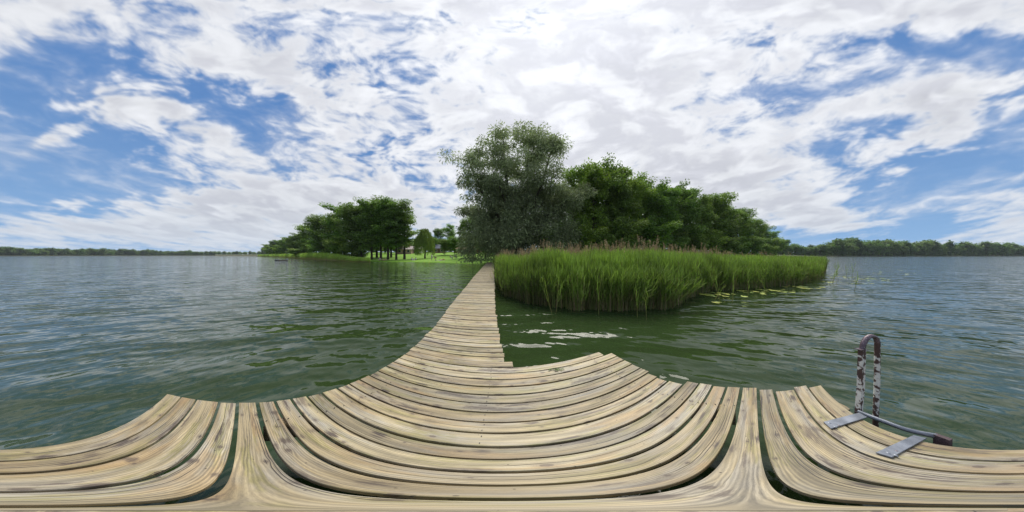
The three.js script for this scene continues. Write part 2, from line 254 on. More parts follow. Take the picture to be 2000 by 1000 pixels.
const GAPS = [0.070, 0.158, 0.243, 0.330, 0.416, 0.518, 0.606, 0.693, 0.780, 0.870, 0.962, 1.053, 1.138, 1.226];
const RIGHT = [0.95, 0.95, 0.955, 0.955, 0.9, 0.89, 0.91, 0.935, 0.94, 0.945, 0.945, 0.95, 0.872];
const wide = [0.0095, 0.0070, 0.0060, 0.0056, 0.0056, 0.0056, 0.0056, 0.0056, 0.0058, 0.006, 0.006, 0.006, 0.0065, 0.0065];
const screwMat = std({ color: rgb(0.06, 0.055, 0.05), roughness: 0.5, metalness: 0.6 }), screwGeo = new THREE.CylinderGeometry(0.0055, 0.0055, 0.004, 8);
function screws(plank, d0, d1, rows) { for (const s of rows) for (const t of [0.24, 0.76]) { const [x, z] = plan(lerp(d0, d1, t + 0.06 * (bRand() - 0.5)), s + 0.012 * (bRand() - 0.5), 0), m = part('screw', screwGeo, screwMat, plank); m.position.set(x, DECK + 0.001 + 0.003 * bRand(), z); } }
for (let k = 0; k < 13; k++) { const b = board(GAPS[k] + wide[k], GAPS[k + 1] - wide[k + 1], -0.79 + 0.006 * (bRand() - 0.5), RIGHT[k] - 0.005 + 0.006 * bRand(), { n: k < 4 ? 96 : 48 }); screws(b, GAPS[k], GAPS[k + 1], k < 4 ? [-0.62, 0.75] : [-0.62, -0.05, 0.75]); }
{                                                          // the first footway board, longer than the rest, then the footway
  const left = [[1.2, -0.785], [2, -0.83], [3.08, -0.93], [7.9, -1.18], [25.4, -1.77], [40, -2.2]], right = [[1.2, 0.07], [1.376, 0.055], [2, 0.0], [3.08, -0.05], [7.9, -0.19], [25.4, -0.66], [40, -1.0]];
  board(1.229, 1.311, -0.785, 0.115, { n: 30 });
  let d = 1.314, k = 0;
  while (d < 26.5) { const w = 0.080 + 0.014 * bRand(), e = 0.035 * (bRand() - 0.5), c = d < 6 ? 0.006 : 0.008; board(d + c, d + w - c, rise(left, d) + e * 0.7, rise(right, d) + e, { n: d < 3 ? 20 : d < 8 ? 8 : 4, lift: 0.012 * (bRand() - 0.5) }); d += w; k++; }
}
const BACK = [-0.026, -0.116, -0.233, -0.316, -0.397], bw = [0.0085, 0.0075, 0.0042, 0.0042, 0];
for (let k = 0; k < 4; k++) { board(BACK[k] - bw[k], BACK[k + 1] + bw[k + 1], -0.79 + 0.005 * bRand(), 0.22, { side: -1, n: 96 }); board(BACK[k] - bw[k], BACK[k + 1] + bw[k + 1], 0.93 - 0.03 * (k % 2), -0.22, { side: 1, n: 96 }); }
{                                                          // the wide middle board
  const g = new Geo(), nd = 22, d0 = 0.070 - 0.0095, d1 = -0.026 + 0.0085;
  for (const side of [-1, 1]) {
    const base = g.n, end = side < 0 ? -0.79 : 0.952, cols = 130;
    for (let k = 0; k <= cols; k++) for (let j = -2; j <= nd + 2; j++) {
      const t = clamp(j / nd, 0, 1), d = lerp(d0, d1, t), s = end * Math.pow(1 - k / cols, 1.6) + side * 1e-6; let [x, z] = plan(d, s, side), y = DECK;
      if (j === -2 || j === nd + 2) y -= 0.02; if (j === -1 || j === nd + 1) y -= 0.005;
      g.v(x, y, z, s * TIMBER + 0.6, (d - d0) * TIMBER + 0.05);
    }
    const m = nd + 5; for (let k = 0; k < cols; k++) for (let j = 0; j < m - 1; j++) { const a = base + k * m + j; if (side < 0) g.quad(a, a + 1, a + 1 + m, a + m); else g.quad(a, a + m, a + 1 + m, a + 1); }
    const o = base, cap = g.n; for (let j = 0; j < m; j++) g.v(g.p[(o + j) * 3], g.p[(o + j) * 3 + 1], g.p[(o + j) * 3 + 2], 0, j * 0.005); for (let j = 1; j < m - 1; j++) g.tri(cap, cap + j, cap + j + 1);
  }
  { const a = g.v(-3.6, DECK - 0.0008, -1.289, 1, 0.12), b = g.v(3.6, DECK - 0.0008, -1.289, 4, 0.12), c = g.v(3.6, DECK - 0.0008, -1.06, 4, 0.16), e = g.v(-3.6, DECK - 0.0008, -1.06, 1, 0.16); g.quad(a, e, c, b); }
  const mid = g.build(), mp = mid.attributes.position, mn = mid.attributes.normal; for (let i = 0; i < mp.count; i++) if (mp.getY(i) > DECK - 0.001) mn.setXYZ(i, 0, 1, 0);
  part('plank', mid, boardMats[0], pier);
}
const beamMat = std({ map: woods[1][0], bumpMap: woods[1][1], bumpScale: 0.003, roughness: 0.85, color: rgb(0.45, 0.42, 0.38) });
function beam(pts, w, h, top, name = 'stringer') {         // a squared timber under the boards
  const g = new Geo(); pts.forEach(([x, z], k) => { const a = pts[Math.max(0, k - 1)], b = pts[Math.min(pts.length - 1, k + 1)], l = Math.hypot(b[0] - a[0], b[1] - a[1]), nx = -(b[1] - a[1]) / l * w / 2, nz = (b[0] - a[0]) / l * w / 2; for (const [i, y] of [[-1, top - h], [-1, top], [1, top], [1, top - h]]) g.v(x + nx * i, y, z + nz * i, k * 0.4, i * 0.05 + y); });
  for (let k = 0; k < pts.length - 1; k++) for (let j = 0; j < 4; j++) { const a = k * 4 + j, b = k * 4 + (j + 1) % 4; g.quad(a, b, b + 4, a + 4); }
  g.quad(0, 1, 2, 3); const e = (pts.length - 1) * 4; g.quad(e + 3, e + 2, e + 1, e); part(name, g.build(), beamMat, pier);
}
for (const s of [-0.62, -0.05]) { const pts = []; for (let d = 0.1; d < 26; d *= 1.14) pts.push(plan(d, s - Math.max(0, d - 1.3) * 0.045, 0)); beam(pts, 0.1, 0.14, DECK - 0.022); }
beam([0.1, 0.3, 0.5, 0.7, 0.9, 1.1].map((d) => plan(d, 0.75, 0)), 0.1, 0.14, DECK - 0.022);
for (const [d, s] of [[0.5, -0.7], [1.15, -0.7], [1.15, 0.75], [0.5, 0.82], [2.4, -0.75], [2.4, -0.05], [4.5, -0.95], [4.5, -0.13], [8, -1.1], [8, -0.25], [13, -1.25], [13, -0.4], [19, -1.45], [19, -0.55], [25, -1.7], [25, -0.7]]) {
  const [x, z] = plan(d, s, 0), g = new THREE.CylinderGeometry(0.07, 0.075, 1.6, 12); g.translate(x, DECK - 0.05 - 0.8, z); part('pile', g, beamMat, pier);
}

// ---------------------------------------------------------------- the bathing ladder by the platform's edge
{
  const rust = texture(512, 512, (x, y) => {
    const n = fbm(x / 230, y / 46, 5, 0.62), paint = sm(-0.02, 0.10, n + 0.10 - 0.34 * sm(230, 460, y)), f = 1 + 0.3 * noise(x / 3, y / 3) + 0.25 * noise(x / 14, y / 14);
    return [lerp(74 * f, 196 + 18 * n, paint), lerp(56 * f, 196 + 18 * n, paint), lerp(52 * f, 190 + 18 * n, paint)];
  }, true), bare = texture(256, 256, (x, y) => { const f = 1 + 0.35 * noise(x / 5, y / 9) + 0.3 * fbm(x / 40, y / 40, 3), w = sm(0.42, 0.5, fbm(x / 12, y / 12, 3)); return [lerp(96 * f, 200, w), lerp(82 * f, 198, w), lerp(90 * f, 190, w)]; }, true);
  const paintMat = std({ map: rust, roughness: 0.62, metalness: 0.1 }), bareMat = std({ map: bare, roughness: 0.45, metalness: 0.35 });
  const zinc = texture(256, 256, (x, y) => { const f = fbm(x / 30, y / 30, 4) + 0.4 * noise(x / 4, y / 4); return [150 + 34 * f, 156 + 34 * f, 164 + 34 * f]; }, true), zincMat = std({ map: zinc, roughness: 0.5, metalness: 0.6, color: rgb(0.62, 0.62, 0.64) });
  const ladder = thing('bathing_ladder', 'rusty hooped ladder rail with galvanised brackets bolted to the platform edge', 'ladder', [3.53, DECK, -2.08]);
  const V = (x, y, z) => new THREE.Vector3(x, y, z), tube = (pts, r, n = 40) => new THREE.TubeGeometry(new THREE.CatmullRomCurve3(pts), n, r, 14, false);
  // outer leg: a squared bar, slightly bent at its foot; hoop and inner leg are round
  { const g = new Geo(), w = 0.017, pts = [[0.0, -0.02, 0.0], [0.012, 0.10, -0.002], [0.028, 0.25, -0.004], [0.036, 0.42, -0.006], [0.045, 0.64, -0.008]];
    pts.forEach(([x, y, z], k) => { for (const [i, j] of [[-1, -1], [1, -1], [1, 1], [-1, 1]]) g.v(x + i * w, y, z + j * w * 0.9, (i + 1) * 0.22 + (j + 1) * 0.12, y * 1.3); });
    for (let k = 0; k < pts.length - 1; k++) for (let j = 0; j < 4; j++) { const a = k * 4 + j, b = k * 4 + (j + 1) % 4; g.quad(a, b, b + 4, a + 4); }
    const e = (pts.length - 1) * 4; g.quad(e, e + 1, e + 2, e + 3); part('rail_leg', g.build().toNonIndexed(), paintMat, ladder).geometry.computeVertexNormals(); }
  part('hoop', tube([V(0.045, 0.635, -0.008), V(0.062, 0.70, -0.008), V(0.10, 0.755, -0.01), V(0.150, 0.772, -0.012), V(0.195, 0.752, -0.014), V(0.214, 0.705, -0.015)], 0.0175), bareMat, ladder);
  part('rail_leg', (() => { const g = tube([V(0.214, 0.708, -0.015), V(0.214, 0.55, -0.015), V(0.208, 0.3, -0.012), V(0.196, 0.02, -0.01), V(0.19, -0.3, -0.01), V(0.19, -0.75, -0.01)], 0.017, 60), uv = g.attributes.uv; for (let i = 0; i < uv.count; i++) uv.setXY(i, uv.getY(i) * 0.6, (1 - uv.getX(i)) * 1.9); return g; })(), paintMat, ladder);
  { const s = new THREE.Shape(); s.moveTo(-0.05, -0.022); s.lineTo(0.024, -0.022); s.lineTo(0.024, 0.022); s.lineTo(-0.05, 0.018); s.closePath(); const g = new THREE.ExtrudeGeometry(s, { depth: 0.004, bevelEnabled: true, bevelSize: 0.001, bevelThickness: 0.001 }); g.rotateX(-Math.PI / 2); g.translate(0.045, 0.638, -0.008); part('collar', g, bareMat, ladder); }
  // positions on the deck, in metres east and south of the ladder's foot
  const at = (x, n, y = 0) => V(x - 3.53, y, -n + 2.08);
  part('cross_bar', tube([at(3.521, 2.071, 0.012), at(3.52, 2.0, 0.016), at(3.535, 1.94, 0.018), at(3.57, 1.856, 0.018), at(3.64, 1.815, 0.016), at(3.725, 1.79, 0.012)], 0.019), zincMat, ladder);
  for (const [c, bolts] of [[[[2.97, 1.945], [2.925, 1.871], [3.485, 2.003], [3.50, 2.058]], [[3.0, 1.93], [2.99, 1.888], [3.05, 1.905]]], [[[2.93, 1.642], [2.985, 1.604], [3.60, 1.772], [3.545, 1.80]], [[3.02, 1.637], [3.045, 1.618], [3.12, 1.655]]]]) {
    const s = new THREE.Shape(); c.forEach(([x, n], k) => s[k ? 'lineTo' : 'moveTo'](x - 3.53, n - 2.08)); s.closePath();
    const g = new THREE.ExtrudeGeometry(s, { depth: 0.006, bevelEnabled: true, bevelSize: 0.0015, bevelThickness: 0.0015, bevelSegments: 1 }); g.rotateX(-Math.PI / 2); g.translate(0, 0.005, 0);
    const plate = part('bracket_plate', g, zincMat, ladder);
    bolts.forEach(([x, n], k) => { const b = new THREE.SphereGeometry(k === 2 ? 0.008 : 0.012, 12, 6, 0, 6.3, 0, 1.4); b.scale(1, 0.5, 1); b.translate(x - 3.53, 0.011, -n + 2.08); part('bolt', b, k === 2 ? bareMat : zincMat, plate); });
  }
  { const g = new THREE.BoxGeometry(0.062, 0.16, 0.062, 3, 3, 3), p = g.attributes.position; for (let i = 0; i < p.count; i++) p.setXYZ(i, p.getX(i) * (1 + 0.06 * noise(p.getY(i) * 40, i)), p.getY(i) + 0.006 * noise(p.getX(i) * 30 + 4, p.getZ(i) * 30), p.getZ(i)); g.computeVertexNormals(); g.rotateY(0.25); g.translate(...at(3.725, 1.765, -0.05).toArray()); part('post', g, std({ map: bare, roughness: 0.85, color: rgb(0.5, 0.42, 0.4) }), ladder); }
  { const g = new THREE.CylinderGeometry(0.06, 0.065, 1.3, 10, 3); const p = g.attributes.position; for (let i = 0; i < p.count; i++) if (p.getY(i) > 0.6) p.setY(i, p.getY(i) + 0.03 * noise(p.getX(i) * 40, p.getZ(i) * 40)); g.computeVertexNormals(); const [x, z] = [3.56, -2.16]; g.translate(x - 0.05, DECK - 0.65 - 0.015, z - 0.03); part('pile', g, beamMat, pier); }
  // a torn sprig of water weed left on the boards
  const sprig = new Geo(), r = rng(8); const c = [0.07, 0.11, 0.02];
  sprig.limb([[0, 0.004, 0, 0.003], [0.05, 0.012, -0.012, 0.003], [0.11, 0.008, -0.01, 0.002], [0.17, 0.004, -0.03, 0.001]], 5, c);
  for (let k = 0; k < 26; k++) { const t = r(), a = r() * 6.28; sprig.leaf(0.17 * t, 0.006, -0.02 * t, Math.cos(a) * 0.8, 0.2 * r(), Math.sin(a) * 0.8, 0, 1, 0.1, 0.035 + 0.03 * r(), 0.007, c); }
  const m = part(numbered('weed_sprig'), sprig.build(), std({ vertexColors: true, roughness: 0.8, side: THREE.DoubleSide }), scene); m.position.set(0.53, DECK + 0.009, -2.83); tag(m, 'torn green sprig of water weed lying on the platform planks', 'weed');
}

// ---------------------------------------------------------------- trees
const leafMat = (t = 0.3) => phys({ vertexColors: true, roughness: 0.75, transmission: t, thickness: 0, specularIntensity: 0.35, side: THREE.DoubleSide });
const LEAF = leafMat(0.5), TINTS = [[1, 1, 1], [0.78, 0.86, 0.9], [0.98, 0.98, 0.82], [0.84, 0.98, 0.8], [0.9, 0.9, 1.0]].map((c) => { const m = leafMat(0.5); m.color.setRGB(...c); return m; }), WILLOW_LEAF = leafMat(0.45);
const barkTex = texture(128, 256, (x, y) => { const n = noise(x / 6, y / 26) + 0.6 * noise(x / 2.5, y / 9); return [78 + 40 * n, 70 + 36 * n, 58 + 30 * n]; }, true), bark = std({ map: barkTex, roughness: 0.95 }), darkBark = std({ map: barkTex, roughness: 0.95, color: rgb(0.55, 0.53, 0.5) });
// one crown of leaf clumps on limbs; returns [wood, leaves]
function growTree(seed, o) {
  const r = rng(seed), wood = new Geo(), leaves = new Geo(), H = o.h, top = H * 0.94, clumps = [];
  const bend = [(r() - 0.5) * 0.08 * H, (r() - 0.5) * 0.08 * H], R0 = o.trunk ?? H * 0.017, spine = (t) => [bend[0] * t * t, t * top, bend[1] * t * t, R0 * Math.pow(1 - t * 0.93, 1.1) + 0.02];
  wood.limb([[0, -0.5, 0, R0 * 1.5], [0, 0.3, 0, R0 * 1.15], ...[0.1, 0.25, 0.4, 0.55, 0.7, 0.85, 1].map(spine)], 8);
  const nl = o.limbs ?? 18;
  for (let k = 0; k < nl; k++) {
    const t = lerp(o.clear, 0.97, Math.pow((k + r() * 0.8) / nl, 0.9)), a = k * 2.39996 + r() * 0.7, sh = o.shape(t) * o.w * (0.55 + 0.75 * r()), [x, y, z, rad] = spine(t), up = o.up * (0.5 + r()) * (0.6 + t), ex = Math.cos(a), ez = Math.sin(a);
    const L = (f) => [x + ex * sh * f + 0.2 * Math.sin(f * 5 + k), y + sh * up * f - (o.droop ?? 0.1) * sh * f * f, z + ez * sh * f + 0.2 * Math.cos(f * 4 + k), Math.max(0.018, rad * 0.5 * (1 - 0.85 * f))];
    wood.limb([L(0), L(0.35), L(0.7), L(1)], 5);
    const nc = Math.max(2, Math.round(sh * (o.dense ?? 1.4)));
    for (let j = 0; j < nc; j++) { const f = lerp(0.3, 1.05, (j + r()) / nc), p = L(f), side = (r() - 0.5) * sh * 0.75 * f; const q = [p[0] - ez * side, p[1] + (r() - 0.4) * o.clump * 0.9, p[2] + ex * side]; clumps.push([...q, o.clump * (0.65 + 0.7 * r())]); if (r() < 0.5) wood.limb([p.slice(0, 3).concat(0.03), [...q, 0.012]].map((v) => [v[0], v[1], v[2], v[3]]), 3); }
  }
  clumps.push([spine(1)[0], top, spine(1)[2], o.clump * 0.9], [spine(1)[0] + 0.3, top - o.clump, spine(1)[2], o.clump * 1.1]);
  for (const [cx, cy, cz, cr] of clumps) {
    const n = Math.round(o.leaves * cr * cr / (o.clump * o.clump)), tone = (0.74 + 0.52 * r()) * (o.tone ?? 1), yel = r() * r() * 0.3;
    for (let k = 0; k < n; k++) {
      const th = r() * 6.283, cp = 2 * r() - 1, sp = Math.sqrt(1 - cp * cp), rr = cr * Math.pow(r(), 0.42), nx = sp * Math.cos(th), ny = cp, nz = sp * Math.sin(th);
      let dx = nx + (r() - 0.5) * 1.4, dy = ny * 0.5 + (r() - 0.6) * 1.0, dz = nz + (r() - 0.5) * 1.4; const dl = Math.hypot(dx, dy, dz) || 1;
      const v = tone * (0.8 + 0.4 * r()), c = [o.col[0] * v * (1 + yel), o.col[1] * v * (1 + yel * 0.35), o.col[2] * v];
      leaves.leaf(cx + nx * rr, cy + ny * rr * (o.flat ?? 0.6), cz + nz * rr, dx / dl, dy / dl, dz / dl, r() - 0.5, 0.5 + r(), r() - 0.5, o.leaf * (0.7 + 0.6 * r()), o.leaf * o.slim * (0.8 + 0.4 * r()), c);
    }
  }
  return [wood.build(), leaves.build()];
}
const round = (t) => Math.sin(Math.PI * clamp((t - 0.12) / 0.9, 0.02, 1)) ** 0.6 * 0.96 + 0.05, tall = (t) => Math.pow(Math.sin(Math.PI * clamp((t - 0.05) / 1.02, 0.03, 0.99)), 0.75) * (1.05 - 0.35 * t);
const GREEN = [0.185, 0.30, 0.042], DEEP = [0.155, 0.255, 0.040], SPRING = [0.42, 0.5, 0.06];
const SPECIES = [
  growTree(101, { h: 24, w: 5.2, clear: 0.2, shape: tall, up: 0.35, clump: 1.15, leaves: 44, leaf: 0.55, slim: 0.36, col: GREEN, limbs: 34, dense: 2.0 }),
  growTree(102, { h: 23, w: 6.2, clear: 0.16, shape: round, up: 0.45, clump: 1.3, leaves: 44, leaf: 0.58, slim: 0.36, col: GREEN, limbs: 31, dense: 1.9, tone: 1.1 }),
  growTree(103, { h: 25, w: 4.6, clear: 0.24, shape: tall, up: 0.25, clump: 1.1, leaves: 44, leaf: 0.53, slim: 0.36, col: DEEP, limbs: 38, dense: 2.0, flat: 0.45 }),
  growTree(104, { h: 22, w: 6.6, clear: 0.14, shape: round, up: 0.5, clump: 1.35, leaves: 44, leaf: 0.6, slim: 0.36, col: DEEP, limbs: 31, dense: 1.9, tone: 1.15 }),
];
const SHRUB = growTree(120, { h: 6, w: 3.2, clear: 0.04, shape: round, up: 0.7, clump: 0.95, leaves: 50, leaf: 0.44, slim: 0.36, col: GREEN, limbs: 20, dense: 2.6, trunk: 0.07, tone: 1.2 });
const YELLOW = growTree(121, { h: 7, w: 1.7, clear: 0.06, shape: tall, up: 0.5, clump: 0.6, leaves: 70, leaf: 0.28, slim: 0.36, col: SPRING, limbs: 22, dense: 2.2, trunk: 0.06 });
const tallOf = new Map([[SPECIES[0], 24], [SPECIES[1], 23], [SPECIES[2], 25], [SPECIES[3], 22]]);
const protos = new Map();
function plant(name, [wood, leaf], label, q, north, scale, turn, group, mat = LEAF, barkM = darkBark, sink = 0, h = groundAt, cat = 'tree') {
  const key = wood.uuid, pos = [q * north, h(q, north) - sink, -north];
  let o;
  if (protos.has(key)) { o = protos.get(key).clone(); o.userData = {}; o.name = numbered(name); scene.add(o); }
  else { o = new THREE.Group(); o.name = numbered(name); scene.add(o); part('trunk', wood, barkM, o); part('crown', leaf, mat, o); protos.set(key, o); }
  if (mat === LEAF) o.children[1].material = TINTS[Math.floor(tr() * 5)];
  o.position.set(...pos); o.rotation.y = turn; o.scale.set(...scale); return tag(o, label, cat, group);
}
const tr = rng(900);
const ordinal = (k) => ['nearest', 'second', 'third', 'fourth', 'fifth', 'sixth', 'seventh', 'eighth', 'ninth', 'tenth', 'eleventh', 'twelfth', 'thirteenth', 'fourteenth', 'fifteenth', 'sixteenth', 'seventeenth', 'eighteenth', 'nineteenth', 'twentieth', 'twenty-first'][k];
// the wood on the right, tallest beside the willow and dwindling along the shore: [bearing, north, height]
const WOOD = [[0.30, 50, 22.5], [0.395, 51, 25], [0.46, 55, 24], [0.52, 54, 24.4], [0.585, 59, 22], [0.65, 61, 24.4], [0.71, 63, 22.5], [0.77, 68, 24], [0.84, 71, 24.5], [0.92, 77, 24.5], [0.99, 84, 25], [1.05, 94, 25], [1.10, 106, 24.5], [1.15, 122, 24], [1.195, 142, 24.5], [1.235, 168, 24.5], [1.27, 200, 24], [1.30, 235, 22], [1.325, 262, 20]];
WOOD.forEach(([q, n, h], k) => { const s = 1.03 * h / tallOf.get(SPECIES[(k * 3 + 1) % 4]); plant('woodland_tree', SPECIES[(k * 3 + 1) % 4], `tall green tree on the wooded right shore, ${ordinal(k)} in its front row from the pier`, q, n, [s * 0.76, s, s * 0.8], tr() * 6.28, 'front row of the right shore wood'); });
[[0.33, 57, 24], [0.44, 60, 27], [0.53, 63, 27], [0.62, 68, 27], [0.70, 73, 26.5], [0.80, 79, 27], [0.89, 86, 27], [0.97, 94, 27.5], [1.03, 105, 27], [1.09, 120, 27], [1.14, 138, 26], [1.19, 160, 27], [1.23, 190, 26]].forEach(([q, n, h], k) => { const s = 1.03 * h / tallOf.get(SPECIES[(k + 2) % 4]); plant('woodland_tree', SPECIES[(k + 2) % 4], `dark tree topping the wooded right shore, ${ordinal(k)} in its back row from the pier`, q, n, [s * 0.78, s, s * 0.8], tr() * 6.28, 'back row of the right shore wood'); });
[[0.20, 43, 0.9], [0.34, 45, 1.0], [0.44, 47, 0.85], [0.52, 50, 1.15], [0.60, 54, 0.9], [0.69, 57, 1.2], [0.79, 63, 1.1], [0.87, 69, 1.0], [0.96, 76, 1.1], [1.03, 87, 1.25], [1.10, 102, 1.3], [1.16, 120, 1.5], [1.22, 150, 1.6], [1.275, 185, 1.8]].forEach(([q, n, s], k) => plant('shore_shrub', SHRUB, `leafy shrub between reeds and wood on the right shore, ${ordinal(k)} from the pier`, q, n, [s, s * (0.8 + 0.5 * tr()), s], tr() * 6.28, 'shrubs between reeds and wood', LEAF, darkBark, 0.2, groundAt, 'shrub'));
plant('young_tree', YELLOW, 'slender yellow green young tree standing behind the reeds before the dark wood', 1.04, 72, [1.0, 1.15, 1], 0.3, 'yellow green saplings', LEAF, bark);
plant('young_tree', YELLOW, 'short bushy yellow green sapling just right of the slender yellow green one', 1.075, 74, [1.6, 0.6, 1.2], 2.3, 'yellow green saplings', LEAF, bark);
plant('young_tree', YELLOW, 'wispy yellow green sapling left of the slender yellow green one', 0.90, 66, [1.3, 0.75, 1.2], 4.3, 'yellow green saplings', LEAF, bark);
// the clump on the left with bare trunks over the lawn, and the ridge of trees running out behind it
const CLUMP = [[-0.525, 72, 21.5, 0], [-0.565, 70, 20, 2], [-0.605, 71, 22.5, 0], [-0.64, 74, 22.5, 2], [-0.685, 72, 20.5, 1], [-0.735, 77, 20, 3], [-0.78, 82, 20, 1], [-0.66, 84, 23, 3], [-0.59, 83, 23, 1]];
CLUMP.forEach(([q, n, h, v], k) => { const s = 1.01 * h / tallOf.get(SPECIES[v]); plant('lawn_edge_tree', SPECIES[v], `tall dark tree in the clump left of the lawn, ${ordinal(k)} from the weeping willow`, q, n, [s * 0.95, s, s], tr() * 6.28, 'clump of tall trees left of the lawn'); });
[[-0.82, 90, 21], [-0.87, 100, 20.5], [-0.91, 110, 20], [-0.955, 124, 20], [-0.99, 140, 20], [-1.02, 158, 18.5], [-1.05, 176, 17.5], [-1.075, 196, 18], [-1.10, 218, 18], [-1.125, 242, 18], [-1.15, 266, 18], [-1.175, 290, 17], [-1.195, 320, 16], [-1.215, 345, 13]].forEach(([q, n, h], k) => { const s = 1.1 * h / tallOf.get(SPECIES[(k + 1) % 4]); plant('ridge_tree', SPECIES[(k + 1) % 4], `green tree in the row running out along the left shore, ${ordinal(k)} from the lawn clump`, q, n, [s * 1.25, s, s], tr() * 6.28, 'row of trees along the left shore'); });
[[-0.75, 80], [-0.80, 88], [-0.86, 96], [-0.93, 112], [-1.0, 138], [-1.06, 175], [-1.12, 228], [-1.17, 280]].forEach(([q, n], k) => plant('shore_shrub', SHRUB, `low dark shrub under the left shore trees, ${ordinal(k)} from the lawn clump`, q, n, [1.2 + k * 0.15, 0.9 + k * 0.12, 1.2], tr() * 6.28, 'shrubs under the left shore trees', LEAF, darkBark, 0.2, groundAt, 'shrub'));
plant('shore_shrub', SHRUB, 'pale rounded bush standing out of the reeds on the left shore', -1.035, 142, [1.5, 0.9, 1.2], 1.2, 'lone bushes', LEAF, bark, 0.2, groundAt, 'shrub');
// trees on and behind the lawn
const YOUNG = growTree(140, { h: 7, w: 2.4, clear: 0.16, shape: round, up: 0.6, clump: 0.8, leaves: 90, leaf: 0.3, slim: 0.36, col: [0.2, 0.32, 0.05], limbs: 18, dense: 2.4, trunk: 0.1 });
plant('young_lawn_tree', YOUNG, 'small round bright green tree on the lawn, the taller of the pair', -0.28, 88, [1, 1.06, 1], 0.5, 'pair of young trees on the lawn', LEAF, bark);
plant('young_lawn_tree', YOUNG, 'small round green tree on the lawn, the shorter and left of the pair', -0.328, 89, [0.95, 0.9, 0.95], 2.5, 'pair of young trees on the lawn', LEAF, bark);
plant('background_tree', SPECIES[1], 'rounded tall tree behind the lawn with its crown against the sky', -0.302, 128, [0.62, 0.76, 0.62], 1.5, 'trees behind the lawn');
plant('background_tree', SPECIES[3], 'rounded lower tree behind the lawn right of the weeping willow', -0.358, 134, [0.6, 0.68, 0.6], 3.5, 'trees behind the lawn');
plant('background_tree', SPECIES[1], 'pale bush like tree close behind the weeping willow', -0.385, 112, [0.42, 0.36, 0.42], 5.0, 'trees behind the lawn');
plant('shade_tree', SPECIES[0], 'dark slender tree on the lawn left of the big willow', -0.245, 84, [0.5, 0.6, 0.5], 0.9, 'dark trees at the right end of the lawn');
plant('shade_tree', SPECIES[3], 'dark spreading tree on the lawn under the big willow crown', -0.19, 72, [0.6, 0.62, 0.6], 4.1, 'dark trees at the right end of the lawn');
plant('shade_tree', SPECIES[1], 'dark low tree at the landward end of the pier', -0.13, 64, [0.62, 0.58, 0.62], 2.2, 'dark trees at the right end of the lawn');
plant('shade_tree', SPECIES[2], 'dark tree directly behind the big willow trunk', -0.05, 60, [0.95, 0.8, 0.9], 2.9, 'dark trees at the right end of the lawn');
[[-0.50, 118, 0.42], [-0.46, 125, 0.45], [-0.56, 105, 0.4], [-0.62, 110, 0.5], [-0.42, 122, 0.42], [-0.24, 128, 0.5], [-0.20, 116, 0.5], [-0.14, 100, 0.55], [-0.09, 92, 0.6]].forEach(([q, n, s], k) => plant('hedge_tree', SPECIES[[3, 1, 3, 1, 2, 1, 3, 1, 3][k]], `low leafy tree in the hedge behind the lawn, ${ordinal(k)} along it`, q, n, [s * 1.3, s * 0.62, s], tr() * 6.28, 'hedge behind the lawn'));
[-0.68, -0.62, -0.565, -0.54, -0.49, -0.445, -0.40, -0.375, -0.33, -0.30, -0.26, -0.235, -0.18, -0.14, -0.10, -0.06].forEach((q, k) => { const n = 136 + 8 * (k % 3) - 30 * sm(-0.25, -0.06, q), s = 1.25 + 0.4 * tr(); plant('boundary_shrub', SHRUB, `dark boundary shrub at the back of the lawn, ${ordinal(k)} from the tree clump`, q, n, [s * 1.5, s * 0.85, s], tr() * 6.28, 'shrubs closing the back of the lawn', LEAF, darkBark, 0.4, groundAt, 'shrub'); });
{ // weeping willow on the lawn
  const r = rng(61), wood = new Geo(), lv = new Geo(), H = 11.6;
  wood.limb([[0, -0.3, 0, 0.36], [0, 1, 0, 0.28], [0.1, 3, 0, 0.24], [0, 5.5, 0.1, 0.2], [0.1, 8, 0, 0.12], [0, 10.4, 0, 0.04]], 8);
  for (let k = 0; k < 150; k++) {
    const a = r() * 6.283, R = 3.1 * Math.sqrt(r()), y0 = lerp(10.9, 6.6, (R / 3.1) ** 2) + (r() - 0.5) * 1.2, drop = Math.min(y0 - 1.4, (2.5 + 4.5 * r()) * (0.5 + R / 4)), tone = 0.7 + 0.6 * r();
    if (k % 3 === 0) wood.limb([[0, Math.max(3.4, y0 - 3), 0, 0.08], [Math.cos(a) * R * 0.5, y0 - 0.6, Math.sin(a) * R * 0.5, 0.05], [Math.cos(a) * R, y0, Math.sin(a) * R, 0.02]], 4);
    for (let j = 0; j < 95; j++) { const t = r(), out = R + 0.45 * Math.sin(t * 2), x = Math.cos(a) * out + (r() - 0.5) * 0.7, z = Math.sin(a) * out + (r() - 0.5) * 0.7, v = tone * (0.8 + 0.4 * r()); lv.leaf(x, y0 - t * drop, z, (r() - 0.5) * 0.5, -0.9, (r() - 0.5) * 0.5, r() - 0.5, 0.2, r() - 0.5, 0.42, 0.06, [0.24 * v, 0.34 * v, 0.055 * v]); }
  }
  plant('weeping_willow', [wood.build(), lv.build()], 'bright green weeping willow with hanging strands standing on the lawn', -0.425, 74, [1, 1, 1], 0, null, LEAF, bark);
}
